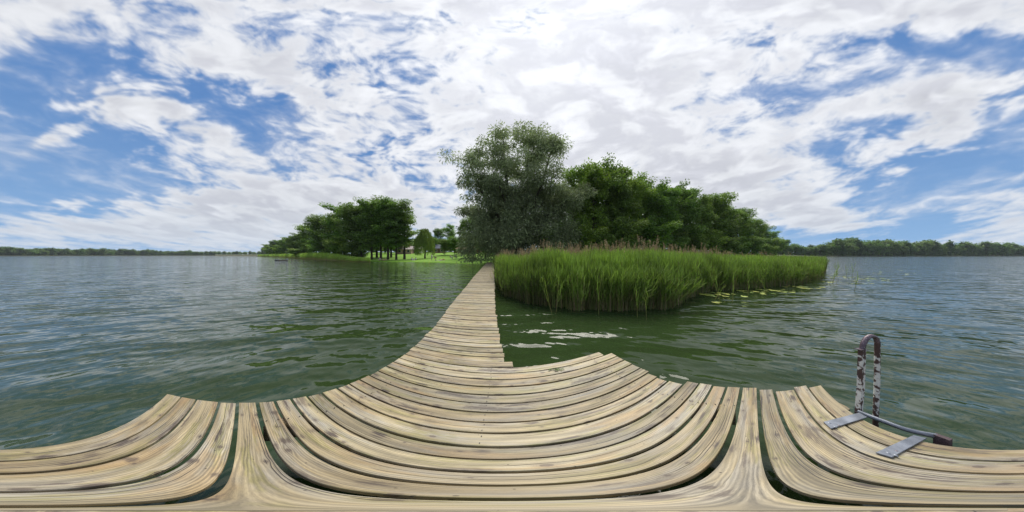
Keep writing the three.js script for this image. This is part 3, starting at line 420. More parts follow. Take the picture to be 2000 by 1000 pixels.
{ // the great silver willow beside the pier's end
  const r = rng(62), wood = new Geo(), lv = new Geo();
  const puff = (x, y, z, cr, n, tone, airy) => { for (let k = 0; k < n; k++) { const th = r() * 6.283, cp = 2 * r() - 1, sp = Math.sqrt(1 - cp * cp), rr = cr * Math.pow(r(), airy ? 0.6 : 0.45), nx = sp * Math.cos(th), nz = sp * Math.sin(th), v = tone * (0.75 + 0.5 * r()), s = r() < 0.25 ? 1.5 : 1; let dx = nx * 0.7 + r() - 0.5, dy = cp * 0.3 + r() - 0.75, dz = nz * 0.7 + r() - 0.5; const l = Math.hypot(dx, dy, dz) || 1; lv.leaf(x + nx * rr, y + cp * rr * 0.75, z + nz * rr, dx / l, dy / l, dz / l, r() - 0.5, r() - 0.3, r() - 0.5, 0.4 + 0.35 * r(), 0.06 + 0.04 * r(), [0.26 * v * s, 0.315 * v * s, 0.145 * v * s]); } };
  const limbs = [[[0, -0.4, 0, 0.95], [0, 2, 0, 0.75], [-0.4, 5, 0, 0.6], [-1, 9, 0.2, 0.5], [-1.6, 14, 0, 0.36], [-2.2, 19, -0.5, 0.2], [-2.6, 24.5, -0.6, 0.06]], [[0, 2.2, 0, 0.6], [2, 6, 0.5, 0.48], [4, 11, 0.6, 0.38], [5.6, 16, 0, 0.26], [7, 21, 0, 0.14], [8.3, 24.5, 0, 0.05]], [[-0.4, 5, 0, 0.42], [-3.6, 9, 1, 0.32], [-6.5, 13, 1, 0.22], [-8.6, 17.5, 0.6, 0.12], [-9.6, 20, 0.4, 0.05]], [[-0.3, 4, 0, 0.4], [-4, 6.4, -1, 0.28], [-7.6, 8.6, -1.2, 0.18], [-10.2, 10, -1, 0.06]], [[1.5, 5, 0.3, 0.4], [5, 8, 2, 0.28], [9, 10.5, 2, 0.18], [11.4, 12.5, 1.6, 0.06]], [[-1.2, 10, 0.2, 0.34], [1, 14, -2, 0.24], [2.4, 19, -2.6, 0.14], [3, 24, -2.4, 0.05]], [[-1, 9, 0, 0.3], [-2.4, 12, 3, 0.2], [-3.4, 14, 5, 0.08]], [[3.4, 9, 0.6, 0.3], [3.6, 11.5, 3.5, 0.2], [4.4, 13, 5.5, 0.07]]];
  for (const pts of limbs) wood.limb(pts, 8);
  const tips = [];
  for (const pts of limbs) for (let k = 2; k < pts.length; k++) for (let j = 0; j < 7; j++) {
    const p = pts[k], q = pts[k - 1], t = r(), b = [lerp(q[0], p[0], t), lerp(q[1], p[1], t), lerp(q[2], p[2], t)], a = r() * 6.283, L = 1.6 + 2.8 * r(), e = [b[0] + Math.cos(a) * L, b[1] + L * (0.1 + 0.7 * r()), b[2] + Math.sin(a) * L * 0.8], mid = [lerp(b[0], e[0], 0.5), lerp(b[1], e[1], 0.5) + 0.3, lerp(b[2], e[2], 0.5)];
    wood.limb([[...b, Math.max(0.04, p[3] * 0.45)], [...mid, 0.045], [...e, 0.015]], 4); tips.push([...e, 1.15 + 0.7 * r()], [...mid, 0.9 + 0.5 * r()]);
  }
  for (const [x, y, z, cr] of tips) puff(x, y, z, cr, y > 16 ? 130 : 190, (0.8 + 0.45 * r()) * (y > 15 ? 1.0 : 0.85), y > 15);
  for (let k = 0; k < 210; k++) { const a = r() * 6.283, R = Math.sqrt(r()), y = 11 + 14.2 * Math.pow(r(), 0.8), w = Math.sqrt(clamp(1.04 - ((y - 12) / 14) ** 2, 0.02, 1)); if (noise(Math.cos(a) * R * 3 + 8, y * 0.35) < -0.12) continue; puff(Math.cos(a) * R * 12.2 * w + 0.3, y, Math.sin(a) * R * 7 * w, 1.1 + 0.7 * r(), 85, 0.8 + 0.4 * r(), true); }
  // the skirt of hanging lower foliage, greener and denser
  for (let k = 0; k < 330; k++) { const a = r() * 6.283, R = 11.2 * Math.sqrt(r()), y = 1.4 + r() * 12.5 * Math.sqrt(clamp(1.06 - (R / 11.6) ** 2, 0.1, 1)), x = Math.cos(a) * R + 0.7, z = Math.sin(a) * R * 0.62; puff(x, y, z, 1.3 + 0.8 * r(), 120, 0.6 + 0.4 * r(), false); }
  plant('silver_willow', [wood.build(), lv.build()], 'huge grey green willow towering over the end of the pier', 0.018, 44, [1.07, 1.14, 1], 0, null, WILLOW_LEAF, darkBark);
}
// the far shores
const FAR = [growTree(150, { h: 22, w: 6.5, clear: 0.1, shape: round, up: 0.5, clump: 2.3, leaves: 18, leaf: 1.9, slim: 0.4, col: [0.15, 0.25, 0.06], limbs: 15, dense: 1.0 }), growTree(151, { h: 23, w: 5.6, clear: 0.12, shape: tall, up: 0.4, clump: 2.1, leaves: 18, leaf: 1.9, slim: 0.4, col: [0.13, 0.22, 0.055], limbs: 17, dense: 1.0 }), growTree(152, { h: 21, w: 7, clear: 0.08, shape: round, up: 0.6, clump: 2.5, leaves: 18, leaf: 1.9, slim: 0.4, col: [0.165, 0.27, 0.06], limbs: 15, dense: 1.0 })];
{
  const top = [[1.3, 27], [1.42, 29], [1.52, 31], [1.6, 40], [1.7, 40], [1.76, 36], [1.85, 36], [1.95, 33], [2.05, 35], [2.2, 32], [2.35, 31], [2.5, 27], [2.7, 26]];
  let k = 0; for (let q = 1.27; q < 2.72; q += 0.018 + 0.008 * tr()) { const n = farRight(q) + 6 + 10 * tr(), h = rise(top, q) * (0.66 + 0.38 * tr()) * n / 400, s = h / 23; plant('far_shore_tree', FAR[k++ % 3], 'green broadleaf tree in the wood across the lake beyond the ladder', q, n, [s * 0.68, s, s * 0.8], tr() * 6.28, 'trees of the far right shore', LEAF, darkBark, 4, farH(farRight)); }
  for (let q = 1.26; q < 2.72; q += 0.034 + 0.014 * tr()) { const n = farRight(q) + 30, h = rise(top, q) * (0.8 + 0.24 * tr()) * n / 400, s = h / 23; plant('far_shore_tree', FAR[k++ % 3], 'green broadleaf tree in the wood across the lake beyond the ladder', q, n, [s * 0.8, s, s], tr() * 6.28, 'trees of the far right shore', LEAF, darkBark, 6, farH(farRight)); }
  const topL = [[-2.7, 22], [-2.5, 21], [-2.2, 19.5], [-1.9, 16], [-1.6, 13], [-1.35, 11], [-1.1, 10]];
  for (let q = -2.72; q < -1.06; q += 0.017 + 0.008 * tr()) { const n = farLeft(q) + 6 + 12 * tr(), h = rise(topL, q) * (0.65 + 0.42 * tr()) * n / 400, s = h / 23; plant('distant_tree', FAR[k++ % 3], 'tiny green tree in the long wood across the open water on the left', q, n, [s * 0.85, s, s * 0.8], tr() * 6.28, 'trees of the far left shore', LEAF, darkBark, 4.2, farH(farLeft)); }
  for (let q = -2.74; q < -1.06; q += 0.022 + 0.008 * tr()) { const n = farLeft(q) + 40, h = rise(topL, q) * (0.85 + 0.15 * tr()) * n / 400, s = h / 23; plant('distant_tree', FAR[k++ % 3], 'tiny green tree in the long wood across the open water on the left', q, n, [s, s * 0.95, s], tr() * 6.28, 'trees of the far left shore', LEAF, darkBark, 6, farH(farLeft)); }
}

// ---------------------------------------------------------------- reeds
const reedMat = phys({ vertexColors: true, roughness: 0.7, transmission: 0.5, thickness: 0, specularIntensity: 0.4, side: THREE.DoubleSide });
function reedClump(seed, n, spread, plume) {
  const r = rng(seed), g = new Geo();
  for (let k = 0; k < n; k++) {
    const x = (r() - 0.5) * spread, z = (r() - 0.5) * spread, h = 1.45 + 0.8 * r(), lx = (r() - 0.5) * 0.34, lz = (r() - 0.5) * 0.34, old = plume || r() < 0.24, P = (t) => [x + lx * t * t, h * t, z + lz * t * t];
    const sc = old ? [0.42, 0.33, 0.17] : [0.27, 0.35, 0.08], w = plume ? 0.006 : 0.007;
    g.limb([[...P(0).slice(0, 1), -0.3, z, w], [...P(0.4), w * 0.9], [...P(0.75), w * 0.7], [...P(1), w * 0.4]], 3, sc);
    if (plume) { for (let j = 0; j < 22; j++) { const t = 0.9 + 0.12 * r(), p = P(t), a = r() * 6.28, s = 0.7 + 0.6 * r(); g.leaf(p[0], p[1] + 0.05, p[2], Math.cos(a) * 0.5, 0.75, Math.sin(a) * 0.5, r() - 0.5, 0.3, r() - 0.5, 0.10, 0.008, [0.34 * s, 0.26 * s, 0.15 * s]); } continue; }
    const nl = 5 + Math.floor(r() * 4);
    for (let j = 0; j < nl; j++) {
      const t = 0.30 + 0.68 * (j + r()) / nl, p = P(t), a = j * 2.6 + r() * 1.2 + k, L = 0.34 + 0.3 * r(), ww = 0.008 + 0.004 * r(), up = 0.85 + 0.45 * r(), out = 0.12 + 0.36 * r() * r(), v = 0.75 + 0.5 * r(), low = t < 0.35 && r() < 0.5, c = low ? [0.40 * v, 0.34 * v, 0.12 * v] : [0.25 * v, 0.385 * v, 0.055 * v], ca = Math.cos(a), sa = Math.sin(a), base = g.n;
      for (let m = 0; m <= 3; m++) { const f = m / 3, e = L * f, dr = L * f * f * (0.05 + 0.55 * r() * r()), wd = ww * [0.6, 1, 0.75, 0.04][m], px = p[0] + ca * e * out, py = p[1] + up * e - dr, pz = p[2] + sa * e * out; g.v(px - sa * wd, py, pz + ca * wd, 0, 0, c); g.v(px + sa * wd, py, pz - ca * wd, 0, 0, c); }
      for (let m = 0; m < 3; m++) g.quad(base + m * 2, base + m * 2 + 1, base + m * 2 + 3, base + m * 2 + 2);
    }
  }
  return g.build();
}
function scatter(name, label, category, geo, spots) {
  const m = new THREE.InstancedMesh(geo, reedMat, spots.length), o = new THREE.Object3D(), c = new THREE.Color(); m.name = numbered(name); m.castShadow = m.receiveShadow = true;
  spots.forEach(([x, z, s, sy, tx, tz, k], i) => { o.position.set(x, -0.02, z); o.rotation.set(tx, (i * 2.4) % 6.283, tz); o.scale.set(s, sy, s); o.updateMatrix(); m.setMatrixAt(i, o.matrix); c.setRGB(k, k, k * (0.9 + 0.2 * ((i * 0.618) % 1))); m.setColorAt(i, c); });
  scene.add(m); return tag(m, label, category, null, 'stuff');
}
{
  const r = rng(700), sets = [[], [], []], plumes = [];
  // the bed's front edge over the water: [bearing, north]
  const front = [[-0.085, 34], [-0.072, 22], [-0.066, 13.5], [-0.03, 10.6], [0.07, 9.0], [0.2, 8.25], [0.33, 7.95], [0.55, 7.8], [0.76, 8.1], [0.84, 9.6], [0.93, 11.5], [1.0, 12], [1.25, 13.2], [1.42, 15.2], [1.52, 18.5], [1.53, 30], [1.53, 60]];
  const edge = (q) => { for (let k = 1; k < front.length; k++) if (q <= front[k][0]) { const [a, na] = front[k - 1], [b, nb] = front[k]; return lerp(na, nb, (q - a) / (b - a)); } return 60; };
  for (let k = 0; k < 60000; k++) {
    const n = 7.5 + 46 * Math.pow(r(), 2.0), q = lerp(-0.09, 1.53, r()), x = q * n, e = edge(q) + 0.55 * noise(x * 0.9, 4) + 0.35 * noise(x * 3, 9), into = n - e;
    if (into < 0 || n > shoreAt(q) + 1 || q * n < -4 && n < 20) continue;
    if (into < 0.5 && r() < 0.45) continue; if (q > 1.2 && r() < (q - 1.2) * 2.6) continue;
    if (r() > (into < 3 ? 1 : 0.5)) continue;
    const shore = into < 0.6 ? 0.8 : 1, right = sm(0.7, 1.4, q), s = 0.95 + 0.25 * r(), h = shore * lerp(0.86, 0.74, right) * (0.84 + 0.3 * r()) * (1 + 0.14 * noise(x * 0.8 + 5, n * 0.8)) * (into < 1 ? 0.92 : 1) * (q < 0.1 ? 0.92 : 1), lean = into < 0.7 && r() < 0.12 ? 0.6 : 0.1;
    const dn = -(0.01 + lean * 0.6 * r());
    sets[Math.floor(r() * 3)].push([x, -n, s, h, -dn * (r() < 0.85 ? 1 : -1), (r() - 0.5) * lean * 1.6, (0.7 + 0.5 * r()) * (1 + 0.5 * noise(x * 0.6, n * 0.6))]);
    if (r() < 0.13 * (1 - right) * sm(1, 5, into) ) plumes.push([x, -n, 1, h * (1.27 + 0.2 * r()), 0.06 * (r() - 0.5), 0.08 * (r() - 0.5), 0.8 + 0.5 * r()]);
  }
  [7, 8, 9].forEach((s, k) => scatter('reed_bed', ['dense green reeds right of the pier standing in the water before the wood', 'green reed stems filling the bed between pier and lily pads', 'leafy green reeds of the bed along the right shore'][k], 'reeds', reedClump(s, 6, 0.34, false), sets[k]));
  scatter('plumed_reeds', 'brown feathery plumes of old reeds above the green bed', 'reeds', reedClump(31, 2, 0.3, true), plumes);
  const lone = []; for (const [q, n] of [[0.20, 7.2], [0.215, 7.35], [0.42, 7.1], [0.62, 6.9], [0.65, 6.7], [0.99, 9.2], [1.02, 9.0], [1.07, 9.0], [1.16, 10], [1.24, 10.6], [1.55, 15.0], [1.57, 15.3], [1.56, 15.6], [1.60, 17], [1.63, 18], [1.66, 18.4], [1.68, 12], [1.58, 15.1]]) lone.push([q * n, -n, 0.7, 0.45 + 0.35 * r(), 0.3 * (r() - 0.3), 0.6 * (r() - 0.5), 1.15]);
  scatter('lone_reeds', 'scattered single reeds standing in open water before the bed', 'reeds', reedClump(12, 2, 0.14, false), lone);
  const far = []; for (let k = 0; k < 5200; k++) { const q = lerp(-1.24, -0.70, r()), n = shoreAt(q) - 1 - 10 * r() * (q < -0.76 ? 1 : 0.5) + 1; far.push([q * n, -n, 2.2, (0.9 + 0.6 * r()) * lerp(1, 0.4, sm(-0.98, -0.72, q)), 0.1 * (r() - 0.5), 0.1 * (r() - 0.5), 1.35 + 0.6 * r()]); }
  scatter('far_reeds', 'pale green reed fringe along the left shore before the trees', 'reeds', reedClump(14, 5, 0.5, false), far);
}
// ---------------------------------------------------------------- lily pads
{
  const r = rng(810), mats = [[0.30, 0.36, 0.05], [0.38, 0.40, 0.06], [0.22, 0.31, 0.05]].map((c) => std({ color: rgb(...c), roughness: 0.45, side: THREE.DoubleSide })), geos = [1, 2, 3].map((k) => { const g = new Geo(), c = g.v(0, 0.004, 0); for (let i = 0; i <= 18; i++) { const a = 0.18 + i / 18 * 5.9, R = 0.13 * (1 + 0.05 * Math.sin(a * 3 + k)); g.v(Math.cos(a) * R * 1.1, 0.006 + 0.004 * Math.sin(a * 2 + k), Math.sin(a) * R * 0.95, Math.cos(a), Math.sin(a)); } for (let i = 0; i < 18; i++) g.tri(c, c + 2 + i, c + 1 + i); return g.build(); });
  const groups = [[0.97, 10.8, 0.6, 0.5, 15], [1.03, 10.9, 0.6, 0.5, 16], [1.16, 11.8, 0.5, 0.4, 7], [1.22, 11.4, 0.4, 0.5, 8], [1.27, 12.2, 0.6, 0.5, 12], [1.31, 11.8, 0.5, 0.4, 10], [1.38, 13.2, 0.8, 0.5, 10], [1.0, 9.0, 0.2, 0.1, 2], [1.45, 13.4, 0.7, 0.6, 8], [1.55, 19, 1.5, 3, 18], [1.62, 20, 2, 3, 16], [1.68, 15.2, 0.9, 0.5, 12], [1.70, 19, 1.5, 1.6, 12], [1.78, 18.0, 1.0, 0.9, 8], [1.56, 28, 2.5, 5, 22], [1.62, 34, 3, 6, 20], [1.55, 16, 1, 0.6, 7]];
  let k = 0; for (const [q, n, sx, sz, count] of groups) for (let i = 0; i < count; i++) { const m = part(numbered('lily_pad'), geos[k % 3], mats[Math.floor(r() * 3)], scene); const gx = (r() + r() - 1) * sx * 1.6, gz = (r() + r() - 1) * sz * 1.3, s = 0.5 + 0.55 * r(); m.position.set(q * n + gx, 0.008 + 0.012 * r(), -n + gz); m.rotation.set((r() - 0.5) * 0.12, r() * 6.28, (r() - 0.5) * 0.12); m.scale.set(s, 1, s); tag(m, ...(q < 1.1 ? ['flat yellow green lily pad in the cluster before the middle of the reeds', 'lily pad', 'lily pads before the middle of the reed bed'] : q < 1.5 ? ['flat yellow green lily pad in the row under the right half of the reeds', 'lily pad', 'lily pads under the right half of the reed bed'] : ['small yellow green lily pad scattered on open water beyond the reeds right end', 'lily pad', 'lily pads scattered beyond the reed bed'])); k++; }
}

// ---------------------------------------------------------------- the far bathing jetty by the left reeds
{
  const j = thing('small_jetty', 'little low wooden jetty along the reed fringe of the left shore', 'jetty', [-71, 0, -72.5], 0.12), m = std({ map: woods[0][0], roughness: 0.9, color: rgb(0.55, 0.5, 0.45) });
  for (let k = 0; k < 24; k++) { const g = new THREE.BoxGeometry(0.95, 0.05, 1.0); g.translate(-10 + k, 0.3 + 0.02 * Math.sin(k * 3), 0); part('plank', g, m, j); }
  for (let k = 0; k < 7; k++) { const g = new THREE.CylinderGeometry(0.09, 0.09, 1.2, 8); g.translate(-9.6 + k * 3.7, -0.1, 0.42); part('pile', g, beamMat, j); }
  const b = thing('rowing_boat', 'small pale rowing boat moored off the end of the left jetty', 'boat', [-84.5, 0, -75], 0.2), hull = new Geo(), n = 14, mB = std({ color: rgb(0.36, 0.37, 0.36), roughness: 0.6, side: THREE.DoubleSide });
  for (let k = 0; k <= n; k++) { const t = k / n * 2 - 1, w = 0.7 * Math.pow(1 - Math.abs(t) ** 2.6, 0.6) + 0.02, sh = 0.42 + 0.18 * t * t; for (const [a, y] of [[-1, sh], [-0.8, 0.12], [0, -0.05], [0.8, 0.12], [1, sh]]) hull.v(t * 2, y, a * w); }
  for (let k = 0; k < n; k++) for (let i = 0; i < 4; i++) { const a = k * 5 + i; hull.quad(a, a + 1, a + 6, a + 5); }
  part('hull', hull.build(), mB, b); for (const x of [-0.8, 0.5]) { const g = new THREE.BoxGeometry(0.28, 0.04, 1.15); g.translate(x, 0.33, 0); part('seat', g, m, b); }
  part('engine_cover', new THREE.BoxGeometry(0.3, 0.4, 0.3).translate(1.9, 0.6, 0), std({ color: rgb(0.5, 0.5, 0.5), roughness: 0.5 }), b);
}
// ---------------------------------------------------------------- houses behind the lawn
function house(label, q, n, w, d, h, roofH, wall, roof, turn) {
  const t = thing('lake_house', label, 'house', [q * n, groundAt(q, n) - 0.3, -n], turn, null), wallM = std({ color: rgb(...wall), roughness: 0.9 }), roofM = std({ color: rgb(...roof), roughness: 0.85 }), glass = phys({ color: rgb(0.03, 0.04, 0.05), roughness: 0.1 }), frameM = std({ color: rgb(0.6, 0.6, 0.58), roughness: 0.6 });
  part('wall', new THREE.BoxGeometry(w, h, d).translate(0, h / 2, 0), wallM, t);
  const g = new Geo(), e = 0.5; for (const z of [-d / 2 - e, d / 2 + e]) { g.v(-w / 2 - e, h - 0.1, z); g.v(w / 2 + e, h - 0.1, z); } for (const x of [-w / 2 - e * 0.8, w / 2 + e * 0.8]) g.v(x, h + roofH, 0);
  g.quad(2, 3, 5, 4); g.quad(1, 0, 4, 5); g.tri(0, 2, 4); g.tri(3, 1, 5); g.quad(0, 1, 3, 2); const rf = part('roof', g.build().toNonIndexed(), roofM, t); rf.geometry.computeVertexNormals();
  part('chimney', new THREE.BoxGeometry(0.6, 1.3, 0.6).translate(w * 0.22, h + roofH, 0.1), std({ color: rgb(0.25, 0.1, 0.07), roughness: 0.9 }), rf);
  for (let k = 0; k < 3; k++) { const x = (k - 1) * w * 0.3, door = k === 1; const f = part(door ? 'door' : 'window', new THREE.BoxGeometry(1.2, door ? 2 : 1.2, 0.1).translate(x, door ? 1.05 : 1.5, d / 2 + 0.03), door ? std({ color: rgb(0.12, 0.07, 0.04), roughness: 0.7 }) : frameM, t); if (!door) part('pane', new THREE.BoxGeometry(0.96, 0.96, 0.04).translate(x, 1.5, d / 2 + 0.09), glass, f); }
}
house('low white and pink house glimpsed between the trunks and the weeping willow', -0.515, 108, 7, 6, 2.6, 1.6, [0.55, 0.36, 0.3], [0.32, 0.27, 0.26], 0.1);
house('white walled house with pale roof left of the weeping willow', -0.465, 112, 6, 6, 2.5, 1.5, [0.62, 0.58, 0.55], [0.4, 0.36, 0.35], -0.1);
house('brick house with grey roof behind the small lawn trees', -0.352, 112, 5, 6, 2.7, 2.2, [0.3, 0.17, 0.11], [0.09, 0.1, 0.13], 0.15);
house('long red brick building behind the dark trees at the right end of the lawn', -0.215, 106, 13, 6, 2.4, 0.9, [0.3, 0.12, 0.08], [0.2, 0.1, 0.08], 0);
// ---------------------------------------------------------------- people on the lawn
function figure(caps, cell = 0.05) {                        // one continuous body from tapered bones [x y z r  x y z r]
  const lo = [9, 9, 9], hi = [-9, -9, -9]; for (const b of caps) for (const o of [0, 4]) for (let k = 0; k < 3; k++) { lo[k] = Math.min(lo[k], b[o + k] - b[o + 3] - 0.1); hi[k] = Math.max(hi[k], b[o + k] + b[o + 3] + 0.1); }
  const size = Math.max(hi[0] - lo[0], hi[1] - lo[1], hi[2] - lo[2]), N = Math.ceil(size / cell) + 4, mc = new MarchingCubes(N, new THREE.MeshStandardMaterial(), false, false, 60000), mid = lo.map((l, k) => (l + hi[k]) / 2), half = size / 2 * (N / (N - 4));
  mc.isolation = 0;
  for (let k = 0; k < N; k++) for (let j = 0; j < N; j++) for (let i = 0; i < N; i++) {
    const p = [i, j, k].map((v, a) => (v - N / 2) / (N / 2) * half + mid[a]); let s = 0;
    for (const b of caps) { const ab = [b[4] - b[0], b[5] - b[1], b[6] - b[2]], ap = [p[0] - b[0], p[1] - b[1], p[2] - b[2]], t = clamp((ap[0] * ab[0] + ap[1] * ab[1] + ap[2] * ab[2]) / (ab[0] ** 2 + ab[1] ** 2 + ab[2] ** 2 + 1e-9), 0, 1), d = Math.hypot(ap[0] - ab[0] * t, ap[1] - ab[1] * t, ap[2] - ab[2] * t) - lerp(b[3], b[7], t); s += Math.exp(-d / 0.025); }
    mc.field[i + j * N + k * N * N] = 0.025 * Math.log(Math.max(s, 1e-9));
  }
  mc.update(); const g = new THREE.BufferGeometry(), n = mc.count ?? mc.geometry.drawRange.count, P = mc.positionArray.slice(0, n * 3); for (let i = 0; i < n * 3; i++) P[i] = P[i] * half + mid[i % 3];
  g.setAttribute('position', new THREE.BufferAttribute(P, 3)); g.setAttribute('normal', new THREE.BufferAttribute(mc.normalArray.slice(0, n * 3), 3)); return g;
}
const both = (f) => [...f(-1), ...f(1)];
const STAND = [[0, 1.57, 0, 0.10, 0, 1.66, 0.01, 0.095], [0, 1.42, 0, 0.06, 0, 1.55, 0, 0.055], [0, 1.36, 0, 0.13, 0, 1.0, 0, 0.135], ...both((s) => [[0.05 * s, 1.40, 0, 0.09, 0.19 * s, 1.38, 0, 0.065], [0.2 * s, 1.37, 0, 0.055, 0.25 * s, 1.1, 0.02, 0.045], [0.25 * s, 1.1, 0.02, 0.042, 0.24 * s, 0.84, 0.1, 0.035], [0.24 * s, 0.84, 0.1, 0.04, 0.23 * s, 0.74, 0.12, 0.025], [0.09 * s, 0.95, 0, 0.1, 0.11 * s, 0.5, 0.02, 0.065], [0.11 * s, 0.5, 0.02, 0.06, 0.12 * s, 0.1, -0.02, 0.042], [0.12 * s, 0.05, -0.03, 0.045, 0.14 * s, 0.035, 0.14, 0.035]])];
const SIT = [[0, 0.74, 0.02, 0.10, 0, 0.83, 0.04, 0.095], [0, 0.6, 0, 0.06, 0, 0.72, 0.01, 0.055], [0, 0.52, -0.02, 0.13, 0, 0.14, -0.06, 0.14], ...both((s) => [[0.05 * s, 0.56, -0.02, 0.09, 0.19 * s, 0.54, -0.02, 0.065], [0.2 * s, 0.53, -0.02, 0.055, 0.26 * s, 0.3, -0.12, 0.045], [0.26 * s, 0.3, -0.12, 0.042, 0.25 * s, 0.05, -0.25, 0.035], [0.1 * s, 0.13, -0.02, 0.095, 0.14 * s, 0.34, 0.36, 0.065], [0.14 * s, 0.34, 0.36, 0.06, 0.13 * s, 0.06, 0.66, 0.042], [0.13 * s, 0.04, 0.66, 0.045, 0.14 * s, 0.05, 0.8, 0.035]])];
const LIE = [[0, 0.16, -0.82, 0.10, 0, 0.17, -0.74, 0.1], [0, 0.15, -0.66, 0.06, 0, 0.15, -0.55, 0.06], [0, 0.14, -0.45, 0.13, 0, 0.14, -0.05, 0.13], ...both((s) => [[0.05 * s, 0.14, -0.48, 0.09, 0.19 * s, 0.13, -0.47, 0.065], [0.2 * s, 0.13, -0.46, 0.055, 0.3 * s, 0.07, -0.22, 0.045], [0.3 * s, 0.07, -0.22, 0.042, 0.24 * s, 0.05, 0.03, 0.035], [0.09 * s, 0.13, 0.02, 0.1, 0.11 * s, 0.28 - 0.1 * s, 0.42, 0.065], [0.11 * s, 0.28 - 0.1 * s, 0.42, 0.06, 0.13 * s, 0.08, 0.8, 0.042], [0.13 * s, 0.07, 0.82, 0.045, 0.14 * s, 0.14, 0.86, 0.035]])];
const BEND = [[0, 0.98, 0.42, 0.10, 0, 1.02, 0.5, 0.095], [0, 0.98, 0.28, 0.06, 0, 0.99, 0.4, 0.055], [0, 0.94, 0.2, 0.13, 0, 0.8, -0.14, 0.14], ...both((s) => [[0.05 * s, 0.95, 0.22, 0.09, 0.19 * s, 0.92, 0.22, 0.065], [0.2 * s, 0.92, 0.22, 0.055, 0.22 * s, 0.66, 0.3, 0.045], [0.22 * s, 0.66, 0.3, 0.042, 0.2 * s, 0.4, 0.36, 0.035], [0.1 * s, 0.78, -0.16, 0.1, 0.14 * s, 0.46, 0.06, 0.07], [0.14 * s, 0.46, 0.06, 0.065, 0.14 * s, 0.1, -0.08, 0.045], [0.14 * s, 0.05, -0.1, 0.045, 0.15 * s, 0.035, 0.1, 0.035]])];
const POSE = { stand: figure(STAND), sit: figure(SIT), lie: figure(LIE), bend: figure(BEND) };
const skin = std({ color: rgb(0.42, 0.26, 0.18), roughness: 0.7 });
// clothing follows the torso and hips of the pose
const fit = (caps, idx, grow) => figure(idx.map((k) => caps[k].map((v, i) => i % 4 === 3 ? v + grow : v)));
const CAPS = { stand: STAND, sit: SIT, lie: LIE, bend: BEND };
const TOPS = Object.fromEntries(Object.entries(CAPS).map(([k, c]) => [k, fit(c, [2, 3, 10], 0.022)])), LEGS = Object.fromEntries(Object.entries(CAPS).map(([k, c]) => [k, fit(c, [7, 14], 0.03)])), HAIR = Object.fromEntries(Object.entries(CAPS).map(([k, c]) => [k, fit([c[0].map((v, i) => v + (i % 4 === 1 ? 0.035 : i % 4 === 2 ? -0.02 : 0))], [0], 0.012)]));
function person(pose, q, n, turn, label, top, legs, hair, scale = 1) {
  const t = thing('person', label, 'person', [q * n, groundAt(q, n) + 0.02, -n], turn, null); t.scale.setScalar(scale);
  part('body', POSE[pose], skin, t); if (top) part('shirt', TOPS[pose], std({ color: rgb(...top), roughness: 0.9 }), t); part('shorts', LEGS[pose], std({ color: rgb(...legs), roughness: 0.9 }), t); part('hair', HAIR[pose], std({ color: rgb(...hair), roughness: 0.8 }), t);
}
person('stand', -0.392, 63.5, 1.2, 'person standing in light clothes by the water left of the bending one', [0.55, 0.55, 0.52], [0.4, 0.42, 0.45], [0.12, 0.07, 0.04], 1.05);
person('bend', -0.373, 62, -1.3, 'person in black bending forward on the lawn beside the water', [0.02, 0.02, 0.025], [0.02, 0.02, 0.03], [0.03, 0.02, 0.02], 1.05);
person('lie', -0.340, 62, 1.45, 'sunbather lying on a pale towel right of the bending person', null, [0.3, 0.08, 0.06], [0.1, 0.06, 0.03]);
person('stand', -0.292, 61.5, 0.4, 'small child in pale clothes standing on the lawn near the pier', [0.6, 0.62, 0.5], [0.5, 0.55, 0.4], [0.3, 0.2, 0.08], 0.68);
person('sit', -0.488, 66.5, 0.8, 'person in white sitting on the lawn, left of two below the weeping willow', [0.62, 0.64, 0.68], [0.4, 0.44, 0.55], [0.12, 0.08, 0.05]);
person('sit', -0.470, 66.5, -0.9, 'person in pale blue sitting on the lawn, right of two below the weeping willow', [0.42, 0.47, 0.56], [0.3, 0.33, 0.4], [0.05, 0.04, 0.03]);
person('sit', -0.644, 67, 0.2, 'person in white sitting under the clump of tall trees', [0.66, 0.62, 0.6], [0.5, 0.3, 0.26], [0.08, 0.05, 0.03]);
person('lie', -0.623, 67, 1.5, 'bather in pink lying under the clump of tall trees', [0.5, 0.22, 0.2], [0.45, 0.2, 0.2], [0.1, 0.06, 0.04]);
person('sit', -0.300, 74, 0.5, 'person in white sitting under the small lawn trees, leftmost of two', [0.6, 0.6, 0.6], [0.1, 0.1, 0.14], [0.05, 0.04, 0.03]);
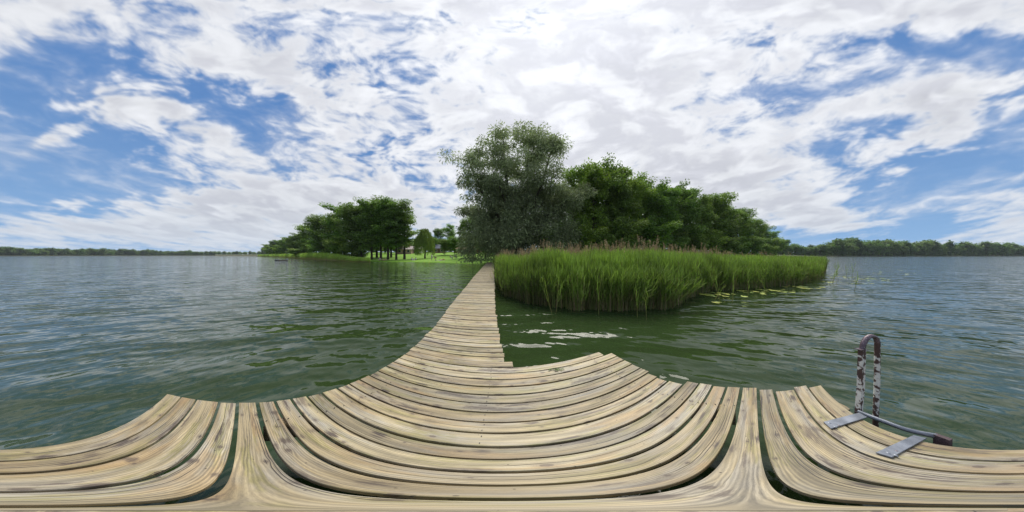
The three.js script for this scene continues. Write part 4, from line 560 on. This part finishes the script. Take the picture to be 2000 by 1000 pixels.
person('sit', -0.275, 74, -0.6, 'person in grey sitting under the small lawn trees, rightmost of two', [0.35, 0.36, 0.4], [0.1, 0.1, 0.14], [0.06, 0.04, 0.03]);
function towel(q, n, turn, label, c) { const g = new THREE.BoxGeometry(0.9, 0.02, 1.9, 6, 1, 12), p = g.attributes.position; for (let i = 0; i < p.count; i++) p.setY(i, p.getY(i) + 0.02 * noise(p.getX(i) * 3 + q * 50, p.getZ(i) * 3)); g.computeVertexNormals(); const m = part(numbered('towel'), g, std({ color: rgb(...c), roughness: 1 }), scene); m.position.set(q * n, groundAt(q, n) + 0.03, -n); m.rotation.set(0.045 * Math.cos(turn), turn, 0); tag(m, label, 'towel'); }
towel(-0.340, 62, 1.45, 'pale towel under the sunbather by the water', [0.55, 0.5, 0.45]);
towel(-0.480, 66.8, 0.1, 'white blanket between the two sitting people below the weeping willow', [0.6, 0.62, 0.66]);
towel(-0.360, 61.2, 1.5, 'pale towel stretched out beside the bending person', [0.6, 0.6, 0.56]);
function bench(q, n, turn, label) { const t = thing('garden_bench', label, 'bench', [q * n, groundAt(q, n), -n], turn, null), m = std({ map: woods[2][0], roughness: 0.8, color: rgb(0.6, 0.55, 0.5) }); for (let k = 0; k < 3; k++) part('seat_slat', new THREE.BoxGeometry(1.6, 0.035, 0.12).translate(0, 0.45, -0.14 + k * 0.14), m, t); for (let k = 0; k < 2; k++) part('back_slat', new THREE.BoxGeometry(1.6, 0.12, 0.03).translate(0, 0.62 + k * 0.17, -0.24), m, t); for (const x of [-0.65, 0.65]) part('leg', new THREE.BoxGeometry(0.07, 0.86, 0.06).translate(x, 0.42, -0.275), beamMat, t), part('leg', new THREE.BoxGeometry(0.07, 0.43, 0.06).translate(x, 0.215, 0.14), beamMat, t); }
bench(-0.255, 80, 0.2, 'wooden bench on the lawn between the small trees and the dark ones');
bench(-0.455, 92, -0.2, 'wooden bench on the upper lawn left of the weeping willow trunk');

// a little moisture in the air over the lake
scene.fog = new THREE.FogExp2(new THREE.Color(0.78, 0.87, 1.0), 0.00007);
renderer.render(scene, camera);
